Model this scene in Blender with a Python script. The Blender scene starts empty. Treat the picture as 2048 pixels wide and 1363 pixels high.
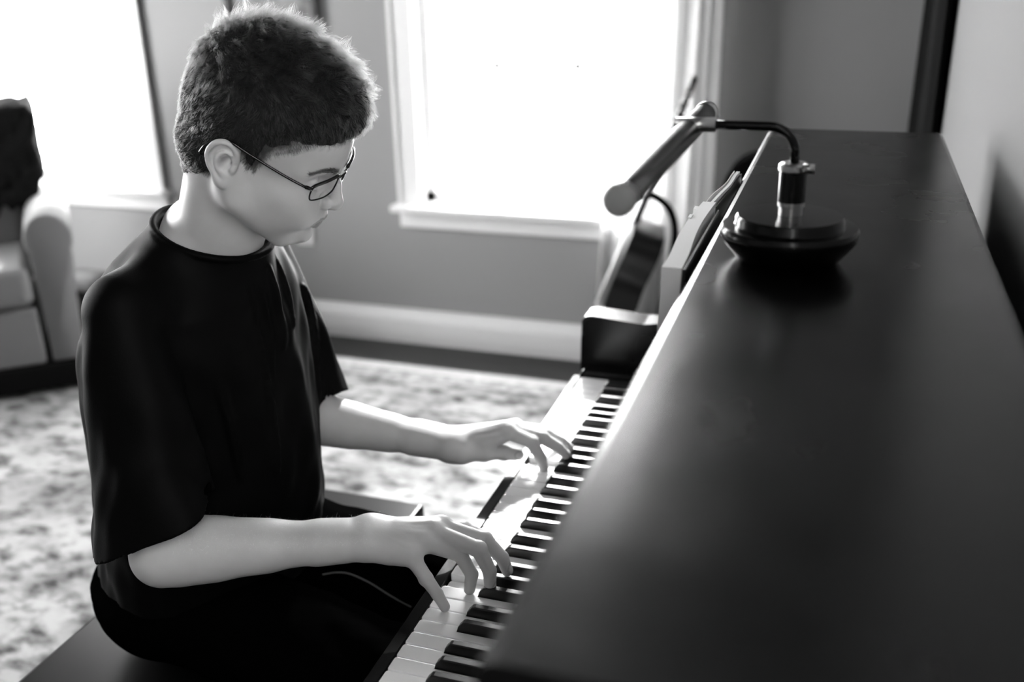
import bpy, bmesh, math, random
import numpy as np
from mathutils import Vector, Matrix
random.seed(4); RNG = np.random.default_rng(7)
SC = bpy.context.scene
COL = SC.collection
# All measures below are millimetres: x towards the piano, y along the keyboard towards the bass end,
# z above the white key tops. W() turns them into metres with the floor at zero.
FLOOR = -720.0
BODY_VOX, SHIRT_VOX = 1.5, 2.8
def W(p): return Vector((p[0]/1000.0, p[1]/1000.0, (p[2]-FLOOR)/1000.0))

# ---------------------------------------------------------------- camera
def make_camera():
    cd = bpy.data.cameras.new('camera'); co = bpy.data.objects.new('camera', cd); COL.objects.link(co)
    cd.sensor_width = 36.0; cd.lens = 36.0*1971.4/2048; cd.clip_start = 0.02
    yaw, pitch, roll = 0.33196, 0.370227, -0.0219616
    r = Vector((math.cos(yaw), math.sin(yaw), 0)); f = Vector((-math.sin(yaw)*math.cos(pitch), math.cos(yaw)*math.cos(pitch), -math.sin(pitch)))
    u = r.cross(f)
    r2 = r*math.cos(roll)+u*math.sin(roll); u2 = u*math.cos(roll)-r*math.sin(roll)
    m = Matrix((r2, u2, -f)).transposed().to_4x4(); m.translation = W((427.04, -1634.8, 728.4))
    co.matrix_world = m
    cd.dof.use_dof = True; cd.dof.focus_distance = 1.17; cd.dof.aperture_fstop = 2.8
    SC.camera = co
make_camera()

# ---------------------------------------------------------------- daylight and exposure
SC.view_settings.view_transform = 'Standard'; SC.view_settings.look = 'None'
SC.view_settings.gamma = 1.0; SC.view_settings.use_curve_mapping = False
SC.view_settings.exposure = 0.9
wd = bpy.data.worlds.new('sky'); SC.world = wd; wd.use_nodes = True
wd.node_tree.nodes['Background'].inputs[0].default_value = (1, 1, 1, 1)
wd.node_tree.nodes['Background'].inputs[1].default_value = 18.0
def sun(name, d, strength, angle):
    l = bpy.data.lights.new(name, 'SUN'); l.energy = strength; l.angle = math.radians(angle)
    o = bpy.data.objects.new(name, l); COL.objects.link(o)
    o.rotation_euler = Vector(d).to_track_quat('-Z', 'Y').to_euler(); o.location = (0, 3, 4)
    return o
sun('sun', (0.16, -0.80, -0.60), 9.0, 4.0)
def portal(name, c, w, h, d):
    l = bpy.data.lights.new(name, 'AREA'); l.shape = 'RECTANGLE'; l.size = w/1000; l.size_y = h/1000
    l.cycles.is_portal = True
    o = bpy.data.objects.new(name, l); COL.objects.link(o); o.location = W(c)
    o.rotation_euler = Vector(d).to_track_quat('-Z', 'Z').to_euler()
SC.cycles.use_denoising = True
SC.cycles.max_bounces = 8; SC.cycles.diffuse_bounces = 4; SC.cycles.transparent_max_bounces = 16

# ---------------------------------------------------------------- materials
def mat(name, col, rough=0.5, metal=0.0, spec=0.5, noise=None, bump=None, coat=0.0, sss=0.0, sheen=0.0, trans=0.0, rnoise=None):
    """grey or rgb base; noise=(scale, low multiplier, high multiplier, stretch); bump=(scale, strength, distance mm)"""
    m = bpy.data.materials.new(name); m.use_nodes = True
    nt = m.node_tree; b = nt.nodes['Principled BSDF']
    if not isinstance(col, (tuple, list)): col = (col, col, col)
    b.inputs['Base Color'].default_value = (*col, 1)
    b.inputs['Roughness'].default_value = rough; b.inputs['Metallic'].default_value = metal
    b.inputs['Specular IOR Level'].default_value = spec; b.inputs['Coat Weight'].default_value = coat
    b.inputs['Subsurface Weight'].default_value = sss; b.inputs['Sheen Weight'].default_value = sheen
    b.inputs['Transmission Weight'].default_value = trans
    if sss: b.inputs['Subsurface Radius'].default_value = (1, 1, 1); b.inputs['Subsurface Scale'].default_value = 0.004
    tc = nt.nodes.new('ShaderNodeTexCoord')
    def nz(scale, stretch=(1, 1, 1), detail=4):
        mp = nt.nodes.new('ShaderNodeMapping'); mp.inputs['Scale'].default_value = stretch
        nt.links.new(tc.outputs['Object'], mp.inputs[0])
        n = nt.nodes.new('ShaderNodeTexNoise'); n.inputs['Scale'].default_value = scale; n.inputs['Detail'].default_value = detail
        nt.links.new(mp.outputs[0], n.inputs['Vector']); return n
    if noise:
        n = nz(noise[0], noise[3] if len(noise) > 3 else (1, 1, 1))
        r = nt.nodes.new('ShaderNodeValToRGB')
        r.color_ramp.elements[0].position = 0.3; r.color_ramp.elements[1].position = 0.7
        r.color_ramp.elements[0].color = (*[c*noise[1] for c in col], 1); r.color_ramp.elements[1].color = (*[min(1, c*noise[2]) for c in col], 1)
        nt.links.new(n.outputs['Fac'], r.inputs[0]); nt.links.new(r.outputs[0], b.inputs['Base Color'])
    if rnoise:
        n = nz(rnoise[0]); mr = nt.nodes.new('ShaderNodeMapRange')
        mr.inputs['From Min'].default_value = 0.3; mr.inputs['From Max'].default_value = 0.7
        mr.inputs['To Min'].default_value = rnoise[1]; mr.inputs['To Max'].default_value = rnoise[2]
        nt.links.new(n.outputs['Fac'], mr.inputs[0]); nt.links.new(mr.outputs[0], b.inputs['Roughness'])
    if bump:
        n = nz(bump[0]); bp = nt.nodes.new('ShaderNodeBump'); bp.inputs['Strength'].default_value = bump[1]
        bp.inputs['Distance'].default_value = bump[2]/1000
        nt.links.new(n.outputs['Fac'], bp.inputs['Height']); nt.links.new(bp.outputs[0], b.inputs['Normal'])
    return m
M = dict(
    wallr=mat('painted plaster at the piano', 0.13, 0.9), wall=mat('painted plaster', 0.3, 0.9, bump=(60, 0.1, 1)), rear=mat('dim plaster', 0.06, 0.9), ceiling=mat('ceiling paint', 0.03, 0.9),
    trim=mat('white trim paint', 0.8, 0.45), heater=mat('white enamel', 0.85, 0.4), floor=mat('dark floorboards', 0.02, 0.45, noise=(3, 0.5, 1.6, (1, 14, 1))),
    piano=mat('dark polished wood', 0.002, 0.3, noise=(6, 0.7, 1.4, (9, 1, 9)), spec=0.33, rnoise=(9, 0.225, 0.29)),
    keyw=mat('ivory key', 0.86, 0.16, coat=0.3), keyb=mat('ebony key', 0.006, 0.3), felt=mat('felt', 0.01, 1),
    skin=mat('skin', 0.5, 0.42, spec=0.45, sss=0.1, bump=(450, 0.2, 0.5), noise=(25, 0.94, 1.04)), lip=mat('lip', 0.2, 0.45),
    hair=mat('hair', 0.012, 0.38, spec=0.4), scalp=mat('scalp under hair', 0.012, 0.9, spec=0.1),
    shirt=mat('black cotton', 0.0014, 0.6, spec=0.05, sheen=0.0, bump=(500, 0.35, 0.6)), jeans=mat('dark denim', 0.001, 0.9, spec=0.0, bump=(700, 0.3, 0.5)),
    seam=mat('seam thread', 0.10, 0.8), bench=mat('black bench leather', 0.001, 0.28, spec=0.12), black=mat('black lacquer', 0.002, 0.2, spec=0.35), blackm=mat('matt black', 0.004, 0.9, spec=0.1),
    chrome=mat('brushed nickel', 0.6, 0.28, metal=1), paper=mat('paper', 0.92, 0.8), cover=mat('dark book cover', 0.012, 0.5), sheer=None,
    linen=mat('pale upholstery', 0.15, 0.95, bump=(300, 0.3, 1)), throwm=mat('dark knitted throw', 0.008, 1.0, spec=0.1, bump=(90, 0.8, 6)),
    guitar=mat('dark guitar body', 0.004, 0.3), fret=mat('fretboard', 0.015, 0.5), string=mat('steel string', 0.6, 0.3, metal=1),
    frame=mat('picture frame', 0.02, 0.5), plastic=mat('white plastic', 0.7, 0.4), shoe=mat('dark shoe', 0.02, 0.6),
)

# ---------------------------------------------------------------- helpers
def tag(o, label=None, cat=None, group=None, kind=None):
    if label: o['label'] = label
    if cat: o['category'] = cat
    if group: o['group'] = group
    if kind: o['kind'] = kind
    return o
def thing(name, label, cat, loc=(0, 0, 0), group=None):
    o = bpy.data.objects.new(name, None); COL.objects.link(o); o.location = W(loc); o.empty_display_size = 0.05
    tag(o, label, cat, group); return o
def link(name, me, m, parent=None, smooth=False):
    """mesh is in world metres; shift to the parent's frame"""
    o = bpy.data.objects.new(name, me); COL.objects.link(o)
    if m is not None: me.materials.append(m)
    if parent is not None:
        o.parent = parent
        pm = parent.matrix_basis.copy(); q = parent.parent
        while q is not None: pm = q.matrix_basis @ pm; q = q.parent
        me.transform(pm.inverted())
    if smooth: me.polygons.foreach_set('use_smooth', np.ones(len(me.polygons), dtype=bool))
    me.update(); return o
def finish(name, bm, m, parent=None, smooth=False, kind=None):
    bmesh.ops.recalc_face_normals(bm, faces=bm.faces)
    me = bpy.data.meshes.new(name); bm.to_mesh(me); bm.free()
    o = link(name, me, m, parent, smooth)
    if kind: o['kind'] = kind
    return o
def add_box(bm, lo, hi, bev=0.0, seg=2, rot=None, c=None):
    lo, hi = Vector(lo), Vector(hi)
    r = bmesh.ops.create_cube(bm, size=1.0); vs = r['verts']
    for v in vs:
        p = Vector([(lo[i]+hi[i])/2+v.co[i]*(hi[i]-lo[i]) for i in range(3)])
        if rot is not None: p = rot @ (p-Vector(c))+Vector(c)
        v.co = W(p)
    if bev:
        es = list({e for v in vs for e in v.link_edges})
        bmesh.ops.bevel(bm, geom=es, offset=bev/1000, segments=seg, affect='EDGES', profile=0.5, clamp_overlap=True)
    return vs
def box(name, lo, hi, m, parent=None, bev=0.0, seg=2, kind=None, smooth=False):
    bm = bmesh.new(); add_box(bm, lo, hi, bev, seg); return finish(name, bm, m, parent, smooth, kind)
def frames(pts):
    pts = [Vector(p) for p in pts]; out = []; n = len(pts); up = None
    for i, p in enumerate(pts):
        t = (pts[min(i+1, n-1)]-pts[max(i-1, 0)]).normalized()
        if up is None: up = Vector((0, 0, 1)) if abs(t.z) < 0.9 else Vector((1, 0, 0))
        s = t.cross(up).normalized(); up = s.cross(t).normalized(); out.append((p, s, up))
    return out
def add_tube(bm, pts, rad, n=16, cap=True, sx=1.0):
    if not hasattr(rad, '__len__'): rad = [rad]*len(pts)
    rings = []
    for (p, s, u), r in zip(frames(pts), rad):
        rings.append([bm.verts.new(W(p+s*math.cos(a)*r*sx+u*math.sin(a)*r)) for a in [2*math.pi*k/n for k in range(n)]])
    for a, b in zip(rings, rings[1:]):
        for k in range(n): bm.faces.new((a[k], a[(k+1) % n], b[(k+1) % n], b[k]))
    if cap: bm.faces.new(rings[0]); bm.faces.new(rings[-1][::-1])
def tube(name, pts, rad, m, parent=None, n=16, sx=1.0, kind=None):
    bm = bmesh.new(); add_tube(bm, pts, rad, n, True, sx); return finish(name, bm, m, parent, True, kind)
def bez(pts, n=12):
    """Catmull-Rom through pts"""
    P = [np.array(p, float) for p in pts]; P = [2*P[0]-P[1]]+P+[2*P[-1]-P[-2]]; out = []
    for i in range(1, len(P)-2):
        for t in np.linspace(0, 1, n, endpoint=False):
            a, b, c, d = P[i-1:i+3]
            out.append(0.5*((2*b)+(-a+c)*t+(2*a-5*b+4*c-d)*t*t+(-a+3*b-3*c+d)*t**3))
    out.append(P[-2]); return [tuple(float(c) for c in p) for p in out]
def add_lathe(bm, c, prof, n=48):
    """profile of (radius, z) about a vertical axis"""
    rings = [[bm.verts.new(W((c[0]+max(r, 1e-3)*math.cos(2*math.pi*k/n), c[1]+max(r, 1e-3)*math.sin(2*math.pi*k/n), c[2]+z))) for k in range(n)] for r, z in prof]
    for a, b in zip(rings, rings[1:]):
        for k in range(n): bm.faces.new((a[k], a[(k+1) % n], b[(k+1) % n], b[k]))
    bm.faces.new(rings[0][::-1]); bm.faces.new(rings[-1])
def lathe(name, c, prof, m, parent=None, n=48):
    bm = bmesh.new(); add_lathe(bm, c, prof, n); o = finish(name, bm, m, parent, True)
    md = o.modifiers.new('edge', 'EDGE_SPLIT'); md.split_angle = math.radians(40); return o
def add_prism(bm, poly, axis, lo, hi):
    """poly in the two other axes (in x,y,z order), extruded along axis from lo to hi"""
    def p3(p, h):
        l = list(p); l.insert(axis, h); return W(l)
    a = [bm.verts.new(p3(p, lo)) for p in poly]; b = [bm.verts.new(p3(p, hi)) for p in poly]
    bm.faces.new(a); bm.faces.new(b[::-1]); n = len(poly)
    for k in range(n): bm.faces.new((a[k], b[k], b[(k+1) % n], a[(k+1) % n]))
def prism(name, poly, axis, lo, hi, m, parent=None, bev=0.0, kind=None, seg=2, smooth=False):
    bm = bmesh.new(); add_prism(bm, poly, axis, lo, hi)
    if bev: bmesh.ops.bevel(bm, geom=list(bm.edges), offset=bev/1000, segments=seg, affect='EDGES', profile=0.5, clamp_overlap=True)
    o = finish(name, bm, m, parent, smooth, kind)
    return o

# ================================================================ the room
XL, XR, YN, YF, ZC = -3700.0, 640.0, -2350.0, 1800.0, 2300.0
def wall_x(name, y0, y1, x0, x1, holes, m):
    """wall normal to y between y0 and y1 with rectangular holes (xa, xb, za, zb)"""
    bm = bmesh.new(); xs = x0
    for xa, xb, za, zb in sorted(holes):
        if xa > xs: add_box(bm, (xs, y0, FLOOR), (xa, y1, ZC))
        add_box(bm, (xa, y0, FLOOR), (xb, y1, za)); add_box(bm, (xa, y0, zb), (xb, y1, ZC)); xs = xb
    if x1 > xs: add_box(bm, (xs, y0, FLOOR), (x1, y1, ZC))
    return finish(name, bm, m, kind='structure')
WIN2 = (-1110.0, -200.0, -150.0, 1880.0); WIN1 = (-3290.0, -2375.0, -150.0, 1880.0); FILL_R = (-2300.0, -1800.0, 650.0, 1950.0); FILL_L = (-550.0, 800.0, -50.0, 1650.0)
wall_x('wall_back', YF, YF+140, XL-140, XR+140, [WIN1, WIN2], M['wall'])
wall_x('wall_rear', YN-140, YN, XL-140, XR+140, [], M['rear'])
bm = bmesh.new()
for ya, yb, za, zb in ((YN, FILL_L[0], FLOOR, ZC), (FILL_L[1], YF, FLOOR, ZC), (FILL_L[0], FILL_L[1], FLOOR, FILL_L[2]), (FILL_L[0], FILL_L[1], FILL_L[3], ZC)): add_box(bm, (XL-140, ya, za), (XL, yb, zb))
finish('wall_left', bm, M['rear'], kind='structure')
w = thing('window_4', 'wide window added in the left wall outside the view for fill', 'window', (XL-70, 125, 0)); w['kind'] = 'structure'  # added unseen opening that brightens the left of the back wall and the neck
bm = bmesh.new()
for ya, yb in ((FILL_L[0], FILL_L[0]+50), (95, 155), (FILL_L[1]-50, FILL_L[1])): add_box(bm, (XL-90, ya, FILL_L[2]), (XL-50, yb, FILL_L[3]))
for za in (FILL_L[2], 750, FILL_L[3]-50): add_box(bm, (XL-90, FILL_L[0], za), (XL-50, FILL_L[1], za+50))
finish('window_sash', bm, M['trim'], w)
bm = bmesh.new()
add_box(bm, (XR, FILL_R[1], FLOOR), (XR+140, YF, ZC)); add_box(bm, (XR, YN, FLOOR), (XR+140, FILL_R[0], ZC)); add_box(bm, (XR, FILL_R[0], FLOOR), (XR+140, FILL_R[1], FILL_R[2])); add_box(bm, (XR, FILL_R[0], FILL_R[3]), (XR+140, FILL_R[1], ZC))
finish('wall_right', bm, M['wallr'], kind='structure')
box('floor', (XL-140, YN-140, FLOOR-60), (XR+140, YF+140, FLOOR), M['floor'], kind='structure')
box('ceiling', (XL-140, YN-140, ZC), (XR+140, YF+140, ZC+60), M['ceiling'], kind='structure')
def window(n, x0, x1, z0, z1, y, face, label):
    """double hung window filling the hole; face = -1 when the room is on the -y side of the wall"""
    w = thing('window_%d' % n, label, 'window', ((x0+x1)/2, y, z0)); w['kind'] = 'structure'
    f = face; T = 92
    def bx(name, a, b, bev=3, m=M['trim']):
        lo = [min(a[i], b[i]) for i in range(3)]; hi = [max(a[i], b[i]) for i in range(3)]
        return box(name, lo, hi, m, w, bev)
    bm = bmesh.new()
    for xa, xb in ((x0-T, x0), (x1, x1+T)):
        add_box(bm, (xa, min(y, y+f*20), z0-4), (xb, max(y, y+f*20), z1+T), 3)
        add_box(bm, (xa if xa < x0 else xb-16, min(y, y+f*28), z0-4), (xa+16 if xa < x0 else xb, max(y, y+f*28), z1+T), 3)
    add_box(bm, (x0-T, min(y, y+f*22), z1), (x1+T, max(y, y+f*22), z1+T), 3)
    finish('window_casing', bm, M['trim'], w)
    bx('window_stool', (x0-T-22, y+0.5*f, z0-26), (x1+T+22, y+f*62, z0), 6)
    bx('window_apron', (x0-T, y+0.5*f, z0-92), (x1+T, y+f*18, z0-26), 4)
    d0 = y-f*30; d1 = y-f*70
    bm = bmesh.new(); zm = (z0+z1)/2; S = 46
    for (za, zb, ya) in ((z0, zm+18, d0), (zm-18, z1, d1)):
        yy = sorted((ya, ya-f*34))
        add_box(bm, (x0, yy[0], za), (x0+S, yy[1], zb), 3); add_box(bm, (x1-S, yy[0], za), (x1, yy[1], zb), 3)
        add_box(bm, (x0, yy[0], za), (x1, yy[1], za+S), 3); add_box(bm, (x0, yy[0], zb-36), (x1, yy[1], zb), 3)
        ym = (yy[0]+yy[1])/2
        add_box(bm, (x0+S, ym-7, (za+zb)/2-9), (x1-S, ym+7, (za+zb)/2+9))
        for k in (1, 2): xx = x0+(x1-x0)*k/3; add_box(bm, (xx-8, ym-7, za+S), (xx+8, ym+7, zb-36))
    finish('window_sash', bm, M['trim'], w)
    bm = bmesh.new(); ya, yb = sorted((y-f*1, y-f*128))
    for a, b in (((x0, z0), (x0+7, z1)), ((x1-7, z0), (x1, z1)), ((x0, z0), (x1, z0+7)), ((x0, z1-7), (x1, z1))): add_box(bm, (a[0], ya, a[1]), (b[0], yb, b[1]))
    finish('window_jamb', bm, M['trim'], w)
    return w
window(1, *WIN1, YF, -1, 'tall white window behind the armchair at the left')
window(2, *WIN2, YF, -1, 'tall white window with the sheer curtain at its right')
w = thing('window_3', 'narrow unseen window added in the right wall as fill light', 'window', (XR+70, -2090, 0)); w['kind'] = 'structure'  # opening added out of view to fill the near side of face and hands
bm = bmesh.new()
for ya, yb in ((FILL_R[0], FILL_R[0]+40), (FILL_R[1]-40, FILL_R[1])): add_box(bm, (XR+50, ya, FILL_R[2]), (XR+90, yb, FILL_R[3]))
for za in (FILL_R[2], 1280, FILL_R[3]-40): add_box(bm, (XR+50, FILL_R[0], za), (XR+90, FILL_R[1], za+40))
finish('window_sash', bm, M['trim'], w)
for i, (h, y, dv) in enumerate(((WIN1, YF+120, (0, -1, 0)), (WIN2, YF+120, (0, -1, 0)))):
    portal('window_light_%d' % (i+1), ((h[0]+h[1])/2, y, (h[2]+h[3])/2), h[1]-h[0], h[3]-h[2], dv)
portal('window_light_3', (XR+110, (FILL_R[0]+FILL_R[1])/2, (FILL_R[2]+FILL_R[3])/2), FILL_R[1]-FILL_R[0], FILL_R[3]-FILL_R[2], (-1, 0, 0))
portal('window_light_4', (XL-110, (FILL_L[0]+FILL_L[1])/2, (FILL_L[2]+FILL_L[3])/2), FILL_L[1]-FILL_L[0], FILL_L[3]-FILL_L[2], (1, 0, 0))
# glass panes
gm = bpy.data.materials.new('window glass'); gm.use_nodes = True; nt = gm.node_tree; nt.nodes.clear()
o_ = nt.nodes.new('ShaderNodeOutputMaterial'); mx = nt.nodes.new('ShaderNodeMixShader'); mx.inputs[0].default_value = 0.05
t_ = nt.nodes.new('ShaderNodeBsdfTransparent'); g_ = nt.nodes.new('ShaderNodeBsdfGlossy'); g_.inputs['Roughness'].default_value = 0.02
nt.links.new(t_.outputs[0], mx.inputs[1]); nt.links.new(g_.outputs[0], mx.inputs[2]); nt.links.new(mx.outputs[0], o_.inputs[0]); M['glass'] = gm
for w, h, y in ((bpy.data.objects['window_1'], WIN1, YF+60), (bpy.data.objects['window_2'], WIN2, YF+60)):
    box('window_pane', (h[0]+40, y, h[2]+40), (h[1]-40, y+4, h[3]-36), gm, w)
# baseboard heater along the far wall
prism('baseboard_back', [(YF-1, FLOOR), (YF-40, FLOOR), (YF-40, FLOOR+22), (YF-46, FLOOR+26), (YF-46, FLOOR+96), (YF-40, FLOOR+112), (YF-20, FLOOR+134), (YF-1, FLOOR+136)], 0, XL+1, XR-1, M['heater'], kind='structure')
box('baseboard_right', (XR-16, YN+1, FLOOR), (XR, YF-48, FLOOR+130), M['trim'], bev=4, kind='structure')
box('baseboard_left', (XL, YN+1, FLOOR), (XL+16, YF-48, FLOOR+130), M['trim'], bev=4, kind='structure')

# sheer curtain
sm = bpy.data.materials.new('sheer voile'); sm.use_nodes = True; nt = sm.node_tree; nt.nodes.clear()
o_ = nt.nodes.new('ShaderNodeOutputMaterial'); mx = nt.nodes.new('ShaderNodeMixShader'); mx.inputs[0].default_value = 0.6
t_ = nt.nodes.new('ShaderNodeBsdfTranslucent'); t_.inputs[0].default_value = (0.75, 0.75, 0.75, 1)
g_ = nt.nodes.new('ShaderNodeBsdfDiffuse'); g_.inputs[0].default_value = (0.7, 0.7, 0.7, 1)
nt.links.new(t_.outputs[0], mx.inputs[2]); nt.links.new(g_.outputs[0], mx.inputs[1])
mx2 = nt.nodes.new('ShaderNodeMixShader'); mx2.inputs[0].default_value = 0.05; tt = nt.nodes.new('ShaderNodeBsdfTransparent')
nt.links.new(mx.outputs[0], mx2.inputs[1]); nt.links.new(tt.outputs[0], mx2.inputs[2]); nt.links.new(mx2.outputs[0], o_.inputs[0])
def curtain(name, x0, x1, z0, z1, y, waves, amp, label, taper=0.0):
    bm = bmesh.new(); nx, nz = waves*14, 26; g = []
    for j in range(nz+1):
        t = j/nz; z = z1+(z0-z1)*t; row = []
        for i in range(nx+1):
            s = i/nx; ph = s*waves*2*math.pi
            xa = x0-taper*t; x = xa+(x1-xa)*s+6*math.sin(ph*2+t*3)
            row.append(bm.verts.new(W((x, y+amp*(0.7+0.3*math.sin(3*s+t))*math.sin(ph+0.6*math.sin(t*4+s*5)), z))))
        g.append(row)
    for a, b in zip(g, g[1:]):
        for i in range(nx): bm.faces.new((a[i], a[i+1], b[i+1], b[i]))
    o = finish(name, bm, sm, smooth=True); md = o.modifiers.new('t', 'SOLIDIFY'); md.thickness = 0.0012
    tag(o, label, 'curtain'); return o
curtain('curtain', -285, 5, -500, 1960, 1700, 4, 16, 'sheer white curtain hanging at the right side of the window behind the guitar', 110)
curtain('curtain', -3420, -3140, -500, 1960, 1700, 5, 26, 'sheer white curtain at the left edge of the window behind the armchair')
bm = bmesh.new(); g = []
for j in range(21):
    row = []
    for i in range(81):
        t = i/80; y = 985+(1640-985)*t; row.append(bm.verts.new(W((613+16*math.sin(t*44)+3*math.sin(j*0.4+t*9), y, FLOOR+20+(1950-FLOOR-20)*j/20))))
    g.append(row)
for a, b in zip(g, g[1:]):
    for i in range(80): bm.faces.new((a[i], a[i+1], b[i+1], b[i]))
bc = finish('curtain', bm, M['blackm'], smooth=True); md = bc.modifiers.new('t', 'SOLIDIFY'); md.thickness = 0.004
tag(bc, 'narrow black curtain on the right wall beyond the far end of the piano', 'curtain')
br = thing('curtain_rod', 'black rod that carries the black curtain on the right wall', 'curtain rod', (613, 1300, 1960))
tube('rod', [(613, 940, 1962), (613, 1690, 1962)], 10, M['blackm'], br)
for y in (960, 1670): tube('bracket', [(XR-3, y, 1962), (613, y, 1962)], 7, M['blackm'], br)
rod = thing('curtain_rod', 'dark curtain rod above the windows', 'curtain rod', (-1200, 1700, 1975))
tube('rod', [(-3500, 1700, 1975), (100, 1700, 1975)], 12, M['blackm'], rod)
for x in (-3450, -1700, 40): tube('bracket', [(x, YF-4, 1975), (x, 1700, 1975)], 8, M['blackm'], rod)

# picture on the wall and outlet
pf = thing('framed_picture', 'dark framed picture on the wall above the head of the person', 'picture', (-1685, YF, 480))
bm = bmesh.new(); x0, x1, z0, z1 = -1885, -1485, 485, 905
for a, b in (((x0, z0), (x1, z0+26)), ((x0, z1-26), (x1, z1)), ((x0, z0), (x0+26, z1)), ((x1-26, z0), (x1, z1))): add_box(bm, (a[0], YF-26, a[1]), (b[0], YF-2, b[1]), 3)
finish('frame', bm, M['frame'], pf)
M['art'] = mat('mottled print', 0.10, 0.6, noise=(9, 0.15, 3.0))
box('print', (x0+20, YF-12, z0+20), (x1-20, YF-5, z1-20), M['art'], pf)
op = thing('wall_outlet', 'small white outlet plate on the grey wall beside the chin of the person', 'wall outlet', (-1640, YF, -340))
box('cover_plate', (-1676, YF-8, -350), (-1600, YF-1, -235), M['plastic'], op, 3)
for z in (-318, -268): box('socket', (-1652, YF-11, z-14), (-1624, YF-7, z+14), M['plastic'], op, 4)

# rug
rm = bpy.data.materials.new('faded rug'); rm.use_nodes = True; nt = rm.node_tree; b = nt.nodes['Principled BSDF']
b.inputs['Roughness'].default_value = 1.0; b.inputs['Specular IOR Level'].default_value = 0.1
tc = nt.nodes.new('ShaderNodeTexCoord')
def noise(sc, det, rough, st=(1, 1, 1), off=0):
    mp = nt.nodes.new('ShaderNodeMapping'); mp.inputs['Scale'].default_value = st; mp.inputs['Location'].default_value = (off, off*0.7, 0)
    nt.links.new(tc.outputs['Object'], mp.inputs[0]); n = nt.nodes.new('ShaderNodeTexNoise')
    n.inputs['Scale'].default_value = sc; n.inputs['Detail'].default_value = det; n.inputs['Roughness'].default_value = rough
    nt.links.new(mp.outputs[0], n.inputs['Vector']); return n
def ramp(src, p0, p1, c0, c1):
    r = nt.nodes.new('ShaderNodeValToRGB'); e = r.color_ramp.elements
    e[0].position, e[1].position = p0, p1; e[0].color = (c0, c0, c0, 1); e[1].color = (c1, c1, c1, 1)
    nt.links.new(src, r.inputs[0]); return r
n1 = noise(9, 5, 0.62, (1, 1.8, 1)); n2 = noise(2.4, 3, 0.5, off=3); n3 = noise(26, 3, 0.6, off=9)
a1 = ramp(n1.outputs['Fac'], 0.35, 0.53, 0.05, 0.32); a2 = ramp(n2.outputs['Fac'], 0.34, 0.56, 0.5, 1.0); a3 = ramp(n3.outputs['Fac'], 0.3, 0.5, 0.7, 1.0)
def mul(a, b_):
    m_ = nt.nodes.new('ShaderNodeMix'); m_.data_type = 'RGBA'; m_.blend_type = 'MULTIPLY'; m_.inputs[0].default_value = 1
    nt.links.new(a, m_.inputs[6]); nt.links.new(b_, m_.inputs[7]); return m_.outputs[2]
nt.links.new(mul(mul(a1.outputs[0], a2.outputs[0]), a3.outputs[0]), b.inputs['Base Color'])
rug = thing('rug', 'large pale distressed rug under the bench and armchair', 'rug', (-1300, 100, FLOOR))
box('rug_field', (-3300, -1500, FLOOR+0.5), (250, 1400, FLOOR+9), rm, rug, 3)
M['rugb'] = mat('rug border', 0.33, 1.0, noise=(30, 0.5, 1.4))
bm = bmesh.new(); add_box(bm, (-3360, 1400, FLOOR+0.5), (250, 1470, FLOOR+9), 2); finish('rug_border', bm, M['rugb'], rug)
M['rugp'] = mat('rug edge', 0.55, 1.0, noise=(40, 0.8, 1.1))
bm = bmesh.new(); add_box(bm, (-3380, 1470, FLOOR+0.5), (250, 1530, FLOOR+9), 2); finish('rug_binding', bm, M['rugp'], rug)

# ================================================================ upright piano
LIDZ, LF, LB = 450.0, 297.0, 571.0
KEYW = 23.5; YE0, YE1 = 6.0, -52*23.5-6
pn = thing('upright_piano', 'dark upright piano with a polished lid along the right side', 'piano', (300, -610, FLOOR))
# lid with a rounded front edge
CY0, CY1 = -1316.0, 96.0
prism('lid', [(LF+1, LIDZ-18), (LF-1, LIDZ-12), (LF, LIDZ-6), (LF+4, LIDZ-1.5), (LF+9, LIDZ), (LB-6, LIDZ), (LB, LIDZ-4), (LB, LIDZ-18)], 1, CY0, CY1+14, M['piano'], pn)
box('upper_panel', (312, CY0+24, 60), (330, CY1-26, LIDZ-19), M['piano'], pn)
for y0, y1 in ((CY1-26, CY1), (CY0, CY0+26)):
    prism('side_panel', [(LF+6, LIDZ-19), (LB-4, LIDZ-19), (LB-4, FLOOR+10), (170, FLOOR+10), (170, -112), (170, 60), (LF+6, 110)], 1, y0, y1, M['piano'], pn, 2)
box('back_frame', (LB-40, CY0+27, FLOOR+20), (LB-6, CY1-27, LIDZ-20), M['piano'], pn)
# music desk ledge
prism('music_desk', [(250, 172), (312, 172), (312, 186), (258, 186), (256, 196), (250, 196)], 1, -1150, -70, M['piano'], pn, 1.5)
# fallboard behind the keys (open, curved)
prism('fallboard', [(150, -4), (150, 40), (156, 95), (176, 126), (215, 150), (311, 158), (311, 146), (220, 138), (186, 116), (168, 90), (162, 40), (162, -4)], 1, -1222-30, 34, M['piano'], pn)
box('key_felt', (145, -1222, -20), (150, 0, -2), M['felt'], pn)
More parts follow.
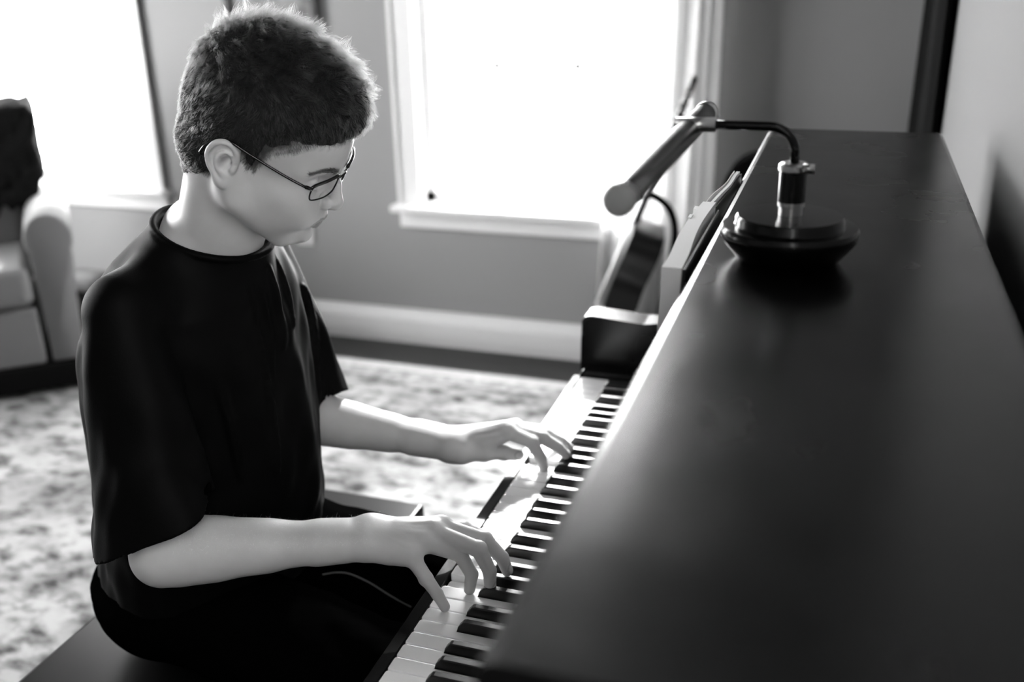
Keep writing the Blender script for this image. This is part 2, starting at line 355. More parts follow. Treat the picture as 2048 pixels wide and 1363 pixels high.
# keybed, keyslip, arms and cheek blocks
box('keybed', (-18, CY0, -110), (310, CY1, -34), M['piano'], pn, 3)
M['slip'] = mat('glossy black keyslip', 0.004, 0.06, spec=0.6)
box('keyslip', (-17, YE1-30, -33), (-2.2, YE0+4, -2.0), M['slip'], pn, 0.6, smooth=False)
arm = [(-15, -33), (-13, 60), (-12, 96), (-8, 103), (0, 106), (10, 107), (60, 103), (105, 100), (135, 102), (176, 114), (176, -33)]
prism('arm', arm, 1, 40, CY1, M['piano'], pn, 2); prism('arm', arm, 1, CY0, CY0+52, M['piano'], pn, 2)
for y0, y1 in ((YE0, 39), (CY0+53, YE1)):
    prism('cheek_block', [(-7, -33), (-7, 2), (-2, 10), (150, 10), (150, -33)], 1, y0, y1, M['piano'], pn, 2)
box('lower_panel', (180, CY0+27, FLOOR+60), (198, CY1-27, -112), M['piano'], pn, 3)
box('toe_board', (150, CY0+27, FLOOR+10), (200, CY1-27, FLOOR+58), M['piano'], pn, 3)
for y in (CY1-32, CY0+32):
    bm = bmesh.new(); add_box(bm, (-20, y-26, FLOOR+70), (36, y+26, -112), 6); add_box(bm, (-40, y-30, FLOOR+30), (170, y+30, FLOOR+72), 8)
    finish('leg', bm, M['piano'], pn)
for k in range(3):
    y = -560-k*90
    tube('pedal', bez([(150, y, FLOOR+60), (100, y, FLOOR+66), (60, y, FLOOR+58), (20, y, FLOOR+52)], 4), [9, 9, 10, 11, 12, 13, 14, 15, 16, 17, 17, 16, 12], M['chrome'], pn, sx=1.3)

# keys: white key i runs from y=-23.5 i to -23.5 (i+1); A0 is i=0
NOTE = 'ABCDEFG'
SHIFT = {'A': 3.5, 'C': -3.5, 'D': 3.5, 'F': -4.0, 'G': 0.0}        # black key above this note, offset towards the treble
PRESSED = {28: 9.0, 14: 9.0}
BW = 11.0
def has_black(i): return NOTE[i % 7] in 'ACDFG' and i < 51
def bcentre(i): return -KEYW*(i+1)-SHIFT[NOTE[i % 7]]
for i in range(52):
    ya, yb = -KEYW*i-0.45, -KEYW*(i+1)+0.45
    ta = min(ya, bcentre(i-1)-BW/2-1.1) if i > 0 and has_black(i-1) else ya
    tb = max(yb, bcentre(i)+BW/2+1.1) if has_black(i) else yb
    dz = -PRESSED.get(i, 0.0)
    bm = bmesh.new()
    def ring(z, inset, z2=None):
        c = 3.0
        P = [(inset, ya-inset-c), (inset+c*0.3, ya-inset-c*0.3), (inset+c, ya-inset), (50, ya-inset), (50, ta-inset), (147, ta-inset), (147, tb+inset), (50, tb+inset), (50, yb+inset), (inset+c, yb+inset), (inset+c*0.3, yb+inset+c*0.3), (inset, yb+inset+c)]
        out = []
        for x, y in P:
            tilt = dz*(1-x/260.0)
            out.append(bm.verts.new(W((x, y, z+tilt))))
        return out
    R3 = [ring(-22, 0.4), ring(-2.4, 0.0), ring(-0.9, 0.25), ring(-0.25, 0.7), ring(0, 1.4)]
    for a, b in zip(R3, R3[1:]):
        for k in range(12): bm.faces.new((a[k], a[(k+1) % 12], b[(k+1) % 12], b[k]))
    bm.faces.new(R3[0][::-1]); bm.faces.new(R3[-1])
    finish('white_key', bm, M['keyw'], pn)
    if has_black(i):
        c = bcentre(i); bm = bmesh.new()
        rings = []
        for x, z, hw in ((50.5, -16, 5.6), (50, -1, 5.6), (51, 4, 5.5), (56.5, 10.6, 4.9), (60, 11.8, 4.7), (70, 12, 4.7), (146, 12, 4.7)):
            zl = -16
            rings.append([bm.verts.new(W(p)) for p in ((x, c-hw, zl) if x > 50.4 else (50, c-5.6, zl), (x, c-5.6, min(z, -1)), (x, c-hw, max(z-1.4, -1)), (x, c-hw+1.2, z), (x, c+hw-1.2, z), (x, c+hw, max(z-1.4, -1)), (x, c+5.6, min(z, -1)), (x, c+5.6, zl))])
        for a, b in zip(rings, rings[1:]):
            for k in range(8): bm.faces.new((a[k], a[(k+1) % 8], b[(k+1) % 8], b[k]))
        bm.faces.new(rings[0][::-1]); bm.faces.new(rings[-1])
        bmesh.ops.remove_doubles(bm, verts=bm.verts, dist=1e-6)
        finish('black_key', bm, M['keyb'], pn)

# ================================================================ songbook on the music desk
sb = thing('songbook', 'open songbook standing on the music desk at the piano lid edge', 'book', (290, -490, 196))
def block(name, y0, y1, t0, t1, curve, m, zb=197, zt=452, lean=9, segs=14, gap=0.0, top=(0, 0)):
    """a slab of pages seen from above: runs along y, thickness in x to the left of the cover line"""
    bm = bmesh.new(); cols = []
    for j in range(segs+1):
        s = j/segs; y = y0+(y1-y0)*s; t = t0+(t1-t0)*s
        xb = 296-curve*4*s*(1-s) if False else 296-curve(s)-gap
        col = []
        for z, l in ((zb, -lean), (zt+top[0]+(top[1]-top[0])*s, 0)):
            col.append((bm.verts.new(W((xb+l, y, z))), bm.verts.new(W((xb-t+l, y, z)))))
        cols.append(col)
    for a, b in zip(cols, cols[1:]):
        (a0, a1), (a2, a3) = a; (b0, b1), (b2, b3) = b
        for f in ((a0, a2, b2, b0), (a1, b1, b3, a3), (a2, a3, b3, b2), (a0, b0, b1, a1)): bm.faces.new(f)
    for c, fl in ((cols[0], False), (cols[-1], True)):
        f = [c[0][0], c[0][1], c[1][1], c[1][0]]; bm.faces.new(f[::-1] if fl else f)
    return finish(name, bm, m, sb)
block('page_block', -492, -742, 15, 19, lambda s: 6+4*math.sin(math.pi*min(1, s*1.2))+2*(1-s), M['paper'], zt=455, top=(4, -2))
block('page_block', -488, -296, 3.5, 4.5, lambda s: 11*(1-s)**1.3+2+1.6*math.sin(s*9)*s, M['paper'], zt=456)
block('page', -486, -298, 0.7, 0.7, lambda s: 12*(1-s)**1.1+8+1.5*math.sin(s*8), M['paper'], zt=457)
block('cover', -500, -742, 2, 2, lambda s: 3, M['cover'], zt=452); block('cover', -486, -290, 2, 2, lambda s: 0.5+8*(1-s), M['cover'], zt=452)
for y in (-512, -552): block('page_tab', y, y-16, 4, 4, lambda s: 25, M['paper'], zb=436, zt=458, lean=0, segs=2)

# ================================================================ piano lamp on the lid
lp = thing('piano_lamp', 'black piano lamp with a long tube shade standing on the lid', 'lamp', (381, -676, LIDZ))
B = (381, -676, LIDZ)
lathe('base', B, [(46, 0.5), (50, 4), (58, 14), (64, 22), (65, 27), (65, 31), (63, 34), (52, 34.5), (51, 36), (51, 41), (49, 44), (0, 44.5)], M['black'], lp, 72)
lathe('collar', (B[0], B[1], LIDZ+44), [(11, 0), (11, 8), (12.5, 9), (12.5, 13), (10, 14)], M['chrome'], lp, 32)
lathe('stem', (B[0], B[1], LIDZ+57), [(12.5, 0), (12.5, 29), (11, 30)], M['black'], lp, 32)
lathe('ring', (B[0], B[1], LIDZ+86), [(12, 0), (14, 1), (14, 6), (12, 8), (7, 8.5)], M['chrome'], lp, 32)
tube('switch_knob', [(B[0]+8, B[1]-12, LIDZ+91), (B[0]+19, B[1]-12, LIDZ+91)], 4.6, M['chrome'], lp)
tube('arm', [(B[0], B[1], LIDZ+93), (B[0], B[1], 556)]+[(B[0]-25+25*math.cos(a), B[1], 552+25*math.sin(a)) for a in np.linspace(0.1, math.pi/2, 9)]+[(318, B[1], 577), (303, B[1], 577)], 4.4, M['black'], lp, 18)
tube('joint', [(306, B[1], 577), (268, B[1], 576)], 7.0, M['chrome'], lp, 20)
tube('joint_screw', [(279, B[1]-2, 577), (279, B[1]-2, 564)], 4.2, M['chrome'], lp, 14)
SA, SB = np.array((280., -972., 570.)), np.array((280., -545., 570.))
def P_(t, dz=0): p = SA+(SB-SA)*t; return (p[0], p[1], p[2]+dz-0.0)
M['shade'] = mat('satin black shade', 0.001, 0.22, spec=0.5, noise=(60, 0.8, 1.2))
tube('lamp_shade', [P_(0), P_(0.004), P_(0.03), P_(0.96)], [9, 11, 11.5, 11.5], M['shade'], lp, 32)
M['cap'] = mat('grey end cap', 0.22, 0.5)
tube('end_cap', [P_(-0.012), P_(-0.008), P_(0.012)], [9, 12.2, 12.4], M['cap'], lp, 32)
tube('end_cap', [P_(0.945), P_(0.958), P_(0.985), P_(1.0)], [12.3, 12.6, 12.4, 8], M['chrome'], lp, 32)

# ================================================================ piano bench
bn = thing('piano_bench', 'long black piano bench under the seated person', 'bench', (-452, -575, FLOOR))
box('seat', (-637, -1000, -292), (-267, -150, -230), M['bench'], bn, 7, 3)
box('apron', (-615, -975, -350), (-290, -175, -293), M['black'], bn, 2)
for x in (-600, -305):
    for y in (-955, -195): box('leg', (x-22, y-22, FLOOR+10), (x+22, y+22, -351), M['black'], bn, 3)

# ================================================================ armchair with a dark throw
ac = thing('armchair', 'pale upholstered armchair with rounded arms near the left window', 'armchair', (-2600, 1300, FLOOR))
def soft(name, lo, hi, m, bev=45, parent=ac): return box(name, lo, hi, m, parent, bev, 6, smooth=True)
for x in (-2190, -2980):
    p = []
    for a in np.linspace(math.radians(-40), math.radians(220), 20): p.append((x+22+(92)*math.cos(a)*1.0, -140+92*math.sin(a)))
    p = [(x+78, -600)]+p+[(x-48, -600)]
    o = prism('arm', p, 1, 1010, 1640, M['linen'], ac, 10, seg=3, smooth=True)
soft('seat_cushion', (-2890, 985, -375), (-2262, 1520, -225), M['linen'], 40)
soft('front_rail', (-2890, 1005, -600), (-2262, 1480, -385), M['linen'], 14)
soft('backrest', (-2900, 1460, -390), (-2262, 1690, 215), M['linen'], 60)
box('base_shadow', (-3040, 985, FLOOR+24), (-2090, 1600, -604), M['blackm'], ac, 10)  # black block built in place of the shadow under the chair
for x in (-2960, -2170):
    for y in (1060, 1540): box('foot', (x-25, y-25, FLOOR+9.5), (x+25, y+25, FLOOR+24), M['blackm'], ac, 3)
ac.matrix_basis = ac.matrix_basis @ Matrix.Rotation(math.radians(43), 4, 'Z')
ac.location = W((-2625, 930, FLOOR)); ac.scale = (0.86, 0.86, 0.98)
# ottoman glimpsed behind the arm
ot = thing('footstool', 'small pale footstool with a black base beside the armchair', 'footstool', (-2660, 1640, FLOOR))
box('cushion', (-2760, 1570, -575), (-2560, 1715, -500), M['linen'], ot, 40, 5, smooth=True)
box('base', (-2745, 1585, FLOOR+0.5), (-2575, 1700, -576), M['blackm'], ot, 6)

# ================================================================ guitar on a stand and a case
def guitar():
    g = thing('guitar', 'dark guitar leaning on a stand in front of the sheer curtain', 'guitar', (-300, 1450, FLOOR+60))
    top = np.array((-30., 1440., 384.)); ax = np.array((-294., 0., -773.)); ax /= np.linalg.norm(ax)
    nrm = np.array((ax[2], 0, -ax[0])); nrm = nrm/np.linalg.norm(nrm); nrm = nrm if nrm[0] < 0 else -nrm      # out of the soundboard, to -x
    def P(s, w, n): p = top+ax*s+nrm*n; return (p[0], p[1]+w, p[2])
    yaw = math.radians(12)
    def P(s, w, n):
        p = top+ax*s; dx = nrm*n
        c, s_ = math.cos(yaw), math.sin(yaw)
        off = np.array((dx[0]*c-w*s_*1.0, dx[0]*s_+w*c, dx[2])); return tuple(p+off)
    def slab(name, prof, n0, n1, m, bev=2.0):
        bm = bmesh.new(); a = [bm.verts.new(W(P(s, w, n0))) for s, w in prof]; b = [bm.verts.new(W(P(s, w, n1))) for s, w in prof]
        bm.faces.new(a); bm.faces.new(b[::-1]); n = len(prof)
        for k in range(n): bm.faces.new((a[k], b[k], b[(k+1) % n], a[(k+1) % n]))
        if bev: bmesh.ops.bevel(bm, geom=list(bm.edges), offset=bev/1000, segments=2, affect='EDGES', clamp_overlap=True)
        return finish(name, bm, m, g)
    slab('headstock', [(0, -26), (0, 26), (60, 33), (150, 36), (185, 22), (185, -22), (150, -36), (60, -33)], -8, 8, M['guitar'])
    slab('neck', [(180, -22), (180, 22), (500, 28), (500, -28)], -14, 6, M['fret'])
    half = [(486, 30), (492, 90), (512, 128), (545, 142), (585, 138), (630, 118), (665, 114), (700, 128), (760, 172), (830, 196), (890, 188), (935, 150), (958, 80), (962, 20)]
    half = [tuple(p[:2]) for p in bez([(a, b, 0) for a, b in half], 4)]
    slab('body', half+[(a, -b) for a, b in half[::-1]], -102, 0, M['guitar'], 4)
    slab('soundboard', [(a*1.0+0, b*0.985) for a, b in half]+[(a, -b*0.985) for a, b in half[::-1]], 0.2, 3, M['guitar'], 0.8)
    slab('bridge', [(800, -75), (800, 75), (826, 75), (826, -75)], 3.2, 13, M['fret'])
    bm = bmesh.new()
    for k in range(6): add_tube(bm, [P(182, -17+k*6.8, 9), P(812, -25+k*10, 14)], 0.6, 5)
    finish('strings', bm, M['string'], g)
    for k in range(3):
        for sgn in (-1, 1):
            a, b_ = P(50+k*45, sgn*33, 0), P(50+k*45, sgn*52, 0)
            bm = bmesh.new(); add_tube(bm, [a, b_], 3, 8); add_tube(bm, [P(50+k*45, sgn*50, 0), P(50+k*45, sgn*62, 0)], [8, 9], 10); add_tube(bm, [P(50+k*45, sgn*20, 8), P(50+k*45, sgn*20, 16)], 4, 10)
            finish('tuning_peg', bm, M['string'], g)
guitar()
gs = thing('guitar_stand', 'black tubular stand that holds the dark guitar', 'guitar stand', (-110, 1450, FLOOR))
tube('post', bez([(-196, 1450, 12), (-160, 1452, 14), (-120, 1455, -6), (-88, 1455, -44), (-74, 1455, -110), (-86, 1455, -220), (-112, 1455, -380), (-150, 1455, -600)], 8), 12, M['blackm'], gs)
tube('neck_yoke', bez([(-240, 1405, 14), (-200, 1410, 12), (-186, 1450, 12), (-200, 1490, 12), (-240, 1495, 14)], 6), 8, M['blackm'], gs)
for dx, dy in ((-230, -170), (-230, 170), (110, 0)):
    tube('leg', [(-150, 1455, -560), (-150+dx, 1455+dy, FLOOR+(19 if dy <= 0 else 9))], 8, M['blackm'], gs)
tube('cradle', bez([(-395, 1340, -628), (-340, 1350, -650), (-250, 1400, -640), (-160, 1455, -620), (-250, 1520, -640), (-340, 1560, -650), (-395, 1570, -628)], 6), 8, M['blackm'], gs)
gc = thing('guitar_case', 'black rounded case standing upright beside the guitar behind the piano', 'guitar case', (200, 1600, FLOOR))
def case_outline(k=1.0):
    return [(168+dx*k, z) for dx, z in bez([(-170, FLOOR+0.5, 0), (-178, -500, 0), (-150, -260, 0), (-128, -80, 0), (-112, 30, 0), (-80, 95, 0), (-20, 128, 0), (40, 124, 0), (95, 80, 0), (120, 0, 0), (135, -120, 0), (160, -280, 0), (178, -500, 0), (170, FLOOR+0.5, 0)], 5) for dx, z, _ in [(dx, z, _)]] if False else [(168+q[0]*k, q[1]) for q in bez([(-170, FLOOR+0.5, 0), (-178, -500, 0), (-150, -260, 0), (-128, -80, 0), (-112, 30, 0), (-80, 95, 0), (-20, 128, 0), (40, 124, 0), (95, 80, 0), (120, 0, 0), (135, -120, 0), (160, -280, 0), (178, -500, 0), (170, FLOOR+0.5, 0)], 5)]
prism('shell', case_outline(), 1, 1545, 1670, M['blackm'], gc, 8, seg=3, smooth=False)
tube('handle', bez([(120, 1545, -300), (105, 1520, -300), (105, 1518, -220), (120, 1545, -220)], 5), 7, M['black'], gc)

# ================================================================ organic shapes: smooth unions of rounded solids, meshed block by block
class Form:
    def __init__(self): self.p = []
    def cone(self, a, b, ra, rb, k=6.0, op='u'):
        a, b = np.array(a, float), np.array(b, float)
        self.p.append(('c', (a+b)/2, np.linalg.norm(b-a)/2+max(ra, rb), k, op, (a, b, ra, rb))); return self
    def ell(self, c, r, rot=None, k=6.0, op='u'):
        c = np.array(c, float); r = np.array(r, float)
        self.p.append(('e', c, r.max(), k, op, (c, r, rot))); return self
    def func(self, c, rad, f, k=6.0, op='u'):
        self.p.append(('f', np.array(c, float), rad, k, op, f)); return self
    def chain(self, pts, rs, k=5.0, op='u'):
        for i in range(len(pts)-1): self.cone(pts[i], pts[i+1], rs[i], rs[i+1], k, op)
        return self
    @staticmethod
    def one(kind, prm, P):
        if kind == 'c':
            a, b, ra, rb = prm; ba = b-a; L = max(float(ba@ba), 1e-6)
            t = np.clip(((P-a)@ba)/L, 0, 1)
            return np.linalg.norm(P-a-t[:, None]*ba, axis=1)-(ra+(rb-ra)*t)
        if kind == 'e':
            c, r, rot = prm; Q = P-c
            if rot is not None: Q = Q@rot
            k0 = np.linalg.norm(Q/r, axis=1); k1 = np.linalg.norm(Q/(r*r), axis=1)+1e-9
            return np.where(k0 < 0.05, -r.min(), k0*(k0-1)/k1)
        return prm(P)
    def ev(self, P, prims=None):
        d = np.full(len(P), 1e3)
        for kind, c, rad, k, op, prm in (self.p if prims is None else prims):
            e = self.one(kind, prm, P)
            if op == 'u':
                h = np.maximum(k-np.abs(d-e), 0)/k; d = np.minimum(d, e)-h*h*k*0.25
            elif op == 's':
                e = -e; h = np.maximum(k-np.abs(d-e), 0)/k; d = np.maximum(d, e)+h*h*k*0.25
            elif op == 'd': d = d+e                       # displacement
        return d
    def near(self, c, R):
        return [p for p in self.p if p[2] > 9e3 or np.linalg.norm(p[1]-c) < p[2]+R+p[3]*1.3+(16 if p[0] == 'e' else 5)]

def mesh_form(form, lo, hi, vox, B=14, newton=2):
    """surface nets over the blocks that the surface passes through; returns vertices (mm) and quads"""
    lo = np.array(lo, float); hi = np.array(hi, float); nb = np.ceil((hi-lo)/(vox*B)).astype(int)
    half = vox*B*math.sqrt(3)/2
    g = np.stack(np.meshgrid(*[np.arange(n+1) for n in (B, B, B)], indexing='ij'), -1).reshape(-1, 3)
    keys, verts, edges = [], [], []; OFF = 1 << 20
    def key(c): return (c[:, 0].astype(np.int64)*4096+c[:, 1])*4096+c[:, 2]
    corner = np.array([[i, j, k] for i in (0, 1) for j in (0, 1) for k in (0, 1)])
    for bx_ in range(nb[0]):
        for by_ in range(nb[1]):
            for bz_ in range(nb[2]):
                b0 = np.array((bx_, by_, bz_))*B; c = lo+(b0+B/2)*vox
                pr = form.near(c, half)
                if not pr: continue
                if abs(form.ev(c[None], pr)[0]) > half*1.5+12: continue
                P = lo+(g+b0)*vox; D = form.ev(P, pr).reshape(B+1, B+1, B+1)
                if D.min() > 0 or D.max() < 0: continue
                S = D < 0
                cell = np.zeros((B, B, B), int)
                for i, j, k in corner: cell += S[i:B+i, j:B+j, k:B+k]
                act = np.argwhere((cell > 0) & (cell < 8))
                if not len(act): continue
                acc = np.zeros((len(act), 3)); cnt = np.zeros(len(act))
                for a in corner:
                    for ax in range(3):
                        if a[ax]: continue
                        b_ = a.copy(); b_[ax] = 1
                        da = D[tuple((act+a).T)]; db = D[tuple((act+b_).T)]
                        x = (da < 0) != (db < 0); t = np.where(x, da/(da-db+1e-12), 0)
                        pt = a+t[:, None]*(b_-a); acc += pt*x[:, None]; cnt += x
                verts.append(lo+(act+b0+acc/cnt[:, None])*vox); keys.append(key(act+b0))
                for ax in range(3):
                    sl0 = [slice(0, B)]*3; sl1 = [slice(0, B)]*3; sl1[ax] = slice(1, B+1)
                    s0, s1 = S[tuple(sl0)], S[tuple(sl1)]
                    e = np.argwhere(s0 != s1)
                    if len(e): edges.append((ax, e+b0, s0[tuple(e.T)]))
    V = np.concatenate(verts); K = np.concatenate(keys); o = np.argsort(K); K = K[o]; V = V[o]
    F = []
    for ax, e, ins in edges:
        u, v = [(1, 2), (2, 0), (0, 1)][ax]; du = np.zeros(3, int); dv = np.zeros(3, int); du[u] = 1; dv[v] = 1
        q = [e-du-dv, e-dv, e, e-du]; ok = np.ones(len(e), bool); idx = []
        for c in q:
            kk = key(c); i = np.clip(np.searchsorted(K, kk), 0, len(K)-1); ok &= (K[i] == kk) & (c.min(1) >= 0); idx.append(i)
        idx = np.stack(idx, 1); idx[~ins] = idx[~ins][:, ::-1]; F.append(idx[ok])
    F = np.concatenate(F)
    for _ in range(newton):
        V = project(form, V, vox)
    return V, F
def project(form, V, vox, n=1):
    """Newton step onto the surface, worked in coarse bins so that only nearby solids are evaluated"""
    S = 40.0; bins = np.floor(V/S).astype(np.int64); key = (bins[:, 0]*100003+bins[:, 1])*100003+bins[:, 2]
    o = np.argsort(key, kind='stable'); cuts = np.flatnonzero(np.diff(key[o]))+1; out = V.copy(); h = 0.35*vox
    for grp in np.split(o, cuts):
        P = V[grp]; c = (bins[grp[0]]+0.5)*S; pr = form.near(c, S*0.9)
        d = form.ev(P, pr); G = np.stack([form.ev(P+np.eye(3)[i]*h, pr)-form.ev(P-np.eye(3)[i]*h, pr) for i in range(3)], 1)/(2*h)
        st = np.clip(d/np.maximum((G*G).sum(1), 0.2), -vox*0.6, vox*0.6); out[grp] = P-G*st[:, None]
    return out
def form_normals(form, V, h=1.0):
    S = 40.0; bins = np.floor(V/S).astype(np.int64); key = (bins[:, 0]*100003+bins[:, 1])*100003+bins[:, 2]
    o = np.argsort(key, kind='stable'); cuts = np.flatnonzero(np.diff(key[o]))+1; out = V.copy()
    for grp in np.split(o, cuts):
        P = V[grp]; pr = form.near((bins[grp[0]]+0.5)*S, S*0.9)
        G = np.stack([form.ev(P+np.eye(3)[i]*h, pr)-form.ev(P-np.eye(3)[i]*h, pr) for i in range(3)], 1)
        out[grp] = G/np.maximum(np.linalg.norm(G, axis=1, keepdims=True), 1e-9)
    return out
def form_object(name, V, F, m, parent=None):
    me = bpy.data.meshes.new(name); Vw = V/1000.0; Vw = Vw+np.array((0, 0, -FLOOR/1000))
    me.vertices.add(len(V)); me.vertices.foreach_set('co', Vw.astype(np.float32).ravel())
    me.loops.add(F.size); me.loops.foreach_set('vertex_index', F.astype(np.int32).ravel())
    me.polygons.add(len(F)); me.polygons.foreach_set('loop_start', np.arange(0, F.size, 4, dtype=np.int32))
    me.update(calc_edges=True); me.validate()
    return link(name, me, m, parent, True)
def rotm(yaw, pitch, roll):
    cy, sy, cp, sp, cr, sr = math.cos(yaw), math.sin(yaw), math.cos(pitch), math.sin(pitch), math.cos(roll), math.sin(roll)
    return np.array([[cy, -sy, 0], [sy, cy, 0], [0, 0, 1]])@np.array([[cp, 0, sp], [0, 1, 0], [-sp, 0, cp]])@np.array([[1, 0, 0], [0, cr, -sr], [0, sr, cr]])
def sm_noise(P, scale, seed=0):
    """cheap smooth noise from rotated sines, roughly -1..1"""
    r = np.random.default_rng(seed); v = np.zeros(len(P))
    for i in range(6):
        k = r.normal(size=3); k /= np.linalg.norm(k); v += np.sin(P@k*(2*math.pi/scale)*r.uniform(0.6, 1.5)+r.uniform(0, 6.28))
    return v/3.0

# ================================================================ the person
HR = np.array([[0.88628, -0.094174, 0.453476], [0.160581, 0.980858, -0.110146], [-0.434422, 0.170439, 0.884436]])
HT = np.array([-244.0, -606.1, 531.8])
def H(x, y, z): return HR@np.array((x, y, z), float)+HT
def Hp(pts): return [H(*p) for p in pts]
person = thing('person', 'person with short dark hair in a black T-shirt seated at the piano playing it', 'person', (-460, -560, FLOOR+490))

body = Form()
def hell(c, r, k=10, op='u', rot=None): body.ell(H(*c), r, HR if rot is None else HR@rot, k, op)
def hcone(a, b, ra, rb, k=8, op='u'): body.cone(H(*a), H(*b), ra, rb, k, op)
def ry(d):
    a = math.radians(d); return np.array([[math.cos(a), 0, math.sin(a)], [0, 1, 0], [-math.sin(a), 0, math.cos(a)]])
def rz(d):
    a = math.radians(d); return np.array([[math.cos(a), -math.sin(a), 0], [math.sin(a), math.cos(a), 0], [0, 0, 1]])
def rx(d):
    a = math.radians(d); return np.array([[1, 0, 0], [0, math.cos(a), -math.sin(a)], [0, math.sin(a), math.cos(a)]])
# skull
hell((2, 0, 45), (94, 74, 84)); hell((40, 0, 38), (68, 64, 68), 20); hell((-20, 0, 20), (72, 66, 60), 20)
# face
hell((48, 0, -18), (52, 58, 60), 20)
hell((56, 0, -58), (40, 44, 43), 20)
hcone((84, 0, -92), (76, 0, -98), 13, 13, 12)
for s in (-1, 1):
    hcone((10, s*55, -52), (64, s*22, -97), 13, 12, 22)                 # jaw line
    hcone((2, s*60, -20), (12, s*56, -50), 14, 13, 24)
    hell((68, s*42, -22), (22, 18, 18), 18, rot=rz(-s*25))               # cheekbone
    hell((84, s*26, -46), (14, 16, 20), 16); hell((46, s*38, -44), (34, 22, 36), 24)
    hcone((94, s*14, 16), (76, s*46, 15), 9, 8, 12)                      # brow
    hell((96, s*31, -1), (15, 17, 11), 12, 's')                          # eye socket
    hell((79.5, s*32, -1), (12.5, 13.5, 12.5), 3)                        # eyeball under the lowered lid
    hcone((91.8, s*22, -4.5), (91.3, s*32, -7), 1.5, 1.7, 2.5); hcone((91.3, s*32, -7), (86, s*43, -4), 1.7, 1.4, 2.5)   # lash line
    hcone((91, s*20, 6), (87, s*43, 6), 0.7, 0.7, 1.5, 's')
# nose
hcone((97, 0, 6), (104, 0, -10), 7, 8, 9); hcone((104, 0, -10), (112.5, 0, -29), 7.5, 8.5, 5)
hell((108, 0, -33), (12.5, 10.5, 9.5), 5)
for s in (-1, 1):
    hell((101, s*12.5, -32), (10, 6.5, 8.5), 3); hell((104, s*6.8, -42), (5.5, 3.2, 4), 1.5, 's')
    hcone((98, s*18, -19), (92.5, s*21, -26), 1.8, 3.0, 2.5, 's'); hcone((92.5, s*21, -26), (91.5, s*20.5, -38), 3.0, 2.6, 2.5, 's'); hcone((91.5, s*20, -38), (97, s*12, -43.5), 2.0, 1.6, 2.5, 's')
hcone((107, 0, -42), (100, 0, -46), 3, 3, 3)
# mouth
hell((88, 0, -56), (17, 23, 16), 9)
hcone((105, 0, -47), (106.5, 0, -53), 2.0, 2.0, 3, 's')
hcone((102.3, 3, -56.5), (89, 19, -61), 5.0, 3.2, 3); hcone((102.3, -3, -56.5), (89, -19, -61), 5.0, 3.2, 3)
hcone((97, 5, -69), (87, 18, -65.5), 5.4, 3.2, 3); hcone((97, -5, -69), (87, -18, -65.5), 5.4, 3.2, 3); hcone((97, -5, -69), (97, 5, -69), 5.4, 5.4, 3)
hcone((108, 0, -63), (89, 22, -63.5), 2.2, 1.5, 1.4, 's'); hcone((108, 0, -63), (89, -22, -63.5), 2.2, 1.5, 1.4, 's')
hell((101, 0, -79.5), (8, 16, 4.5), 4, 's')
# ears
for s in (-1, 1):
    def E(x, y, z): return (x*0.84+1, s*(73+(y-73)*0.72), z*0.88)
    hell(E(-8, 74, -2), (14, 5, 23), 6, rot=ry(14))
    hell(E(-9, 79, 2), (17, 3.8, 25), 3, rot=ry(12)@rz(-s*13))
    rim = [E(5, 75, -2), E(8, 77, 10), E(4, 81, 22), E(-8, 86, 29), E(-21, 89, 24), E(-28, 90, 9), E(-25, 87, -8), E(-17, 82, -21), E(-9, 77, -31), E(-2, 75, -33)]
    rp_ = bez(rim, 4); body.chain(Hp(rp_), list(np.interp(np.linspace(0, 9, len(rp_)), range(10), [2.5, 2.8, 3.0, 3.1, 3.2, 3.2, 3.1, 3.0, 4.8, 4.2])), 1.6)
    hcone(E(-5, 76, -30), E(0, 74, -24), 5.5, 5, 3)
    sc = [E(0, 84.5, 20), E(-9, 88, 23.5), E(-18, 90, 18), E(-22.5, 91, 7), E(-20, 89, -6), E(-13, 85, -15)]
    sp_ = bez(sc, 3); body.chain(Hp(sp_), list(np.interp(np.linspace(0, 5, len(sp_)), range(6), [1.6, 2.4, 2.7, 2.8, 2.5, 1.6])), 1.2, 's')
    ah = [E(2, 80, 13), E(-7, 84, 15), E(-14, 86.5, 9), E(-16, 86.5, -1), E(-12, 84, -12), E(-4, 80.5, -17)]
    ap_ = bez(ah, 3); body.chain(Hp(ap_), list(np.interp(np.linspace(0, 5, len(ap_)), range(6), [1.8, 2.2, 2.4, 2.4, 2.6, 3.0])), 1.6)
    hell(E(-4, 85, -1), (6.6, 13, 9.5), 1.4, 's', rot=ry(15)); hell(E(1, 84, -6), (4.6, 15, 4.6), 1.4, 's')
    hell(E(-2, 87, 10), (5, 4, 2.2), 1.5, 's', rot=ry(25))
    hell(E(6.5, 77, -7), (3.5, 3.8, 6), 2.5, rot=ry(10)); hell(E(-2, 79, -18.5), (5, 3, 3.2), 2.5)
# neck, joining the head to the hidden chest
hell((-34, 0, -8), (54, 56, 54), 22)
body.cone((-352, -572, 372), H(-28, 0, -46), 55, 49, 26)
body.cone((-318, -586, 388), H(10, 0, -62), 34, 32, 26)
body.cone((-372, -566, 360), (-372, -566, 380), 72, 60, 30)
for a, r in (((-378, -655, 358), 26), ((-378, -475, 356), 26)): body.cone((-366, -566, 392), a, 40, r, 30)
body.cone((-328, -570, 392), H(-2, -64, -28), 14, 11, 16)              # neck muscle on the near side
body.cone((-390, -566, 290), (-410, -560, 60), 90, 90, 20)

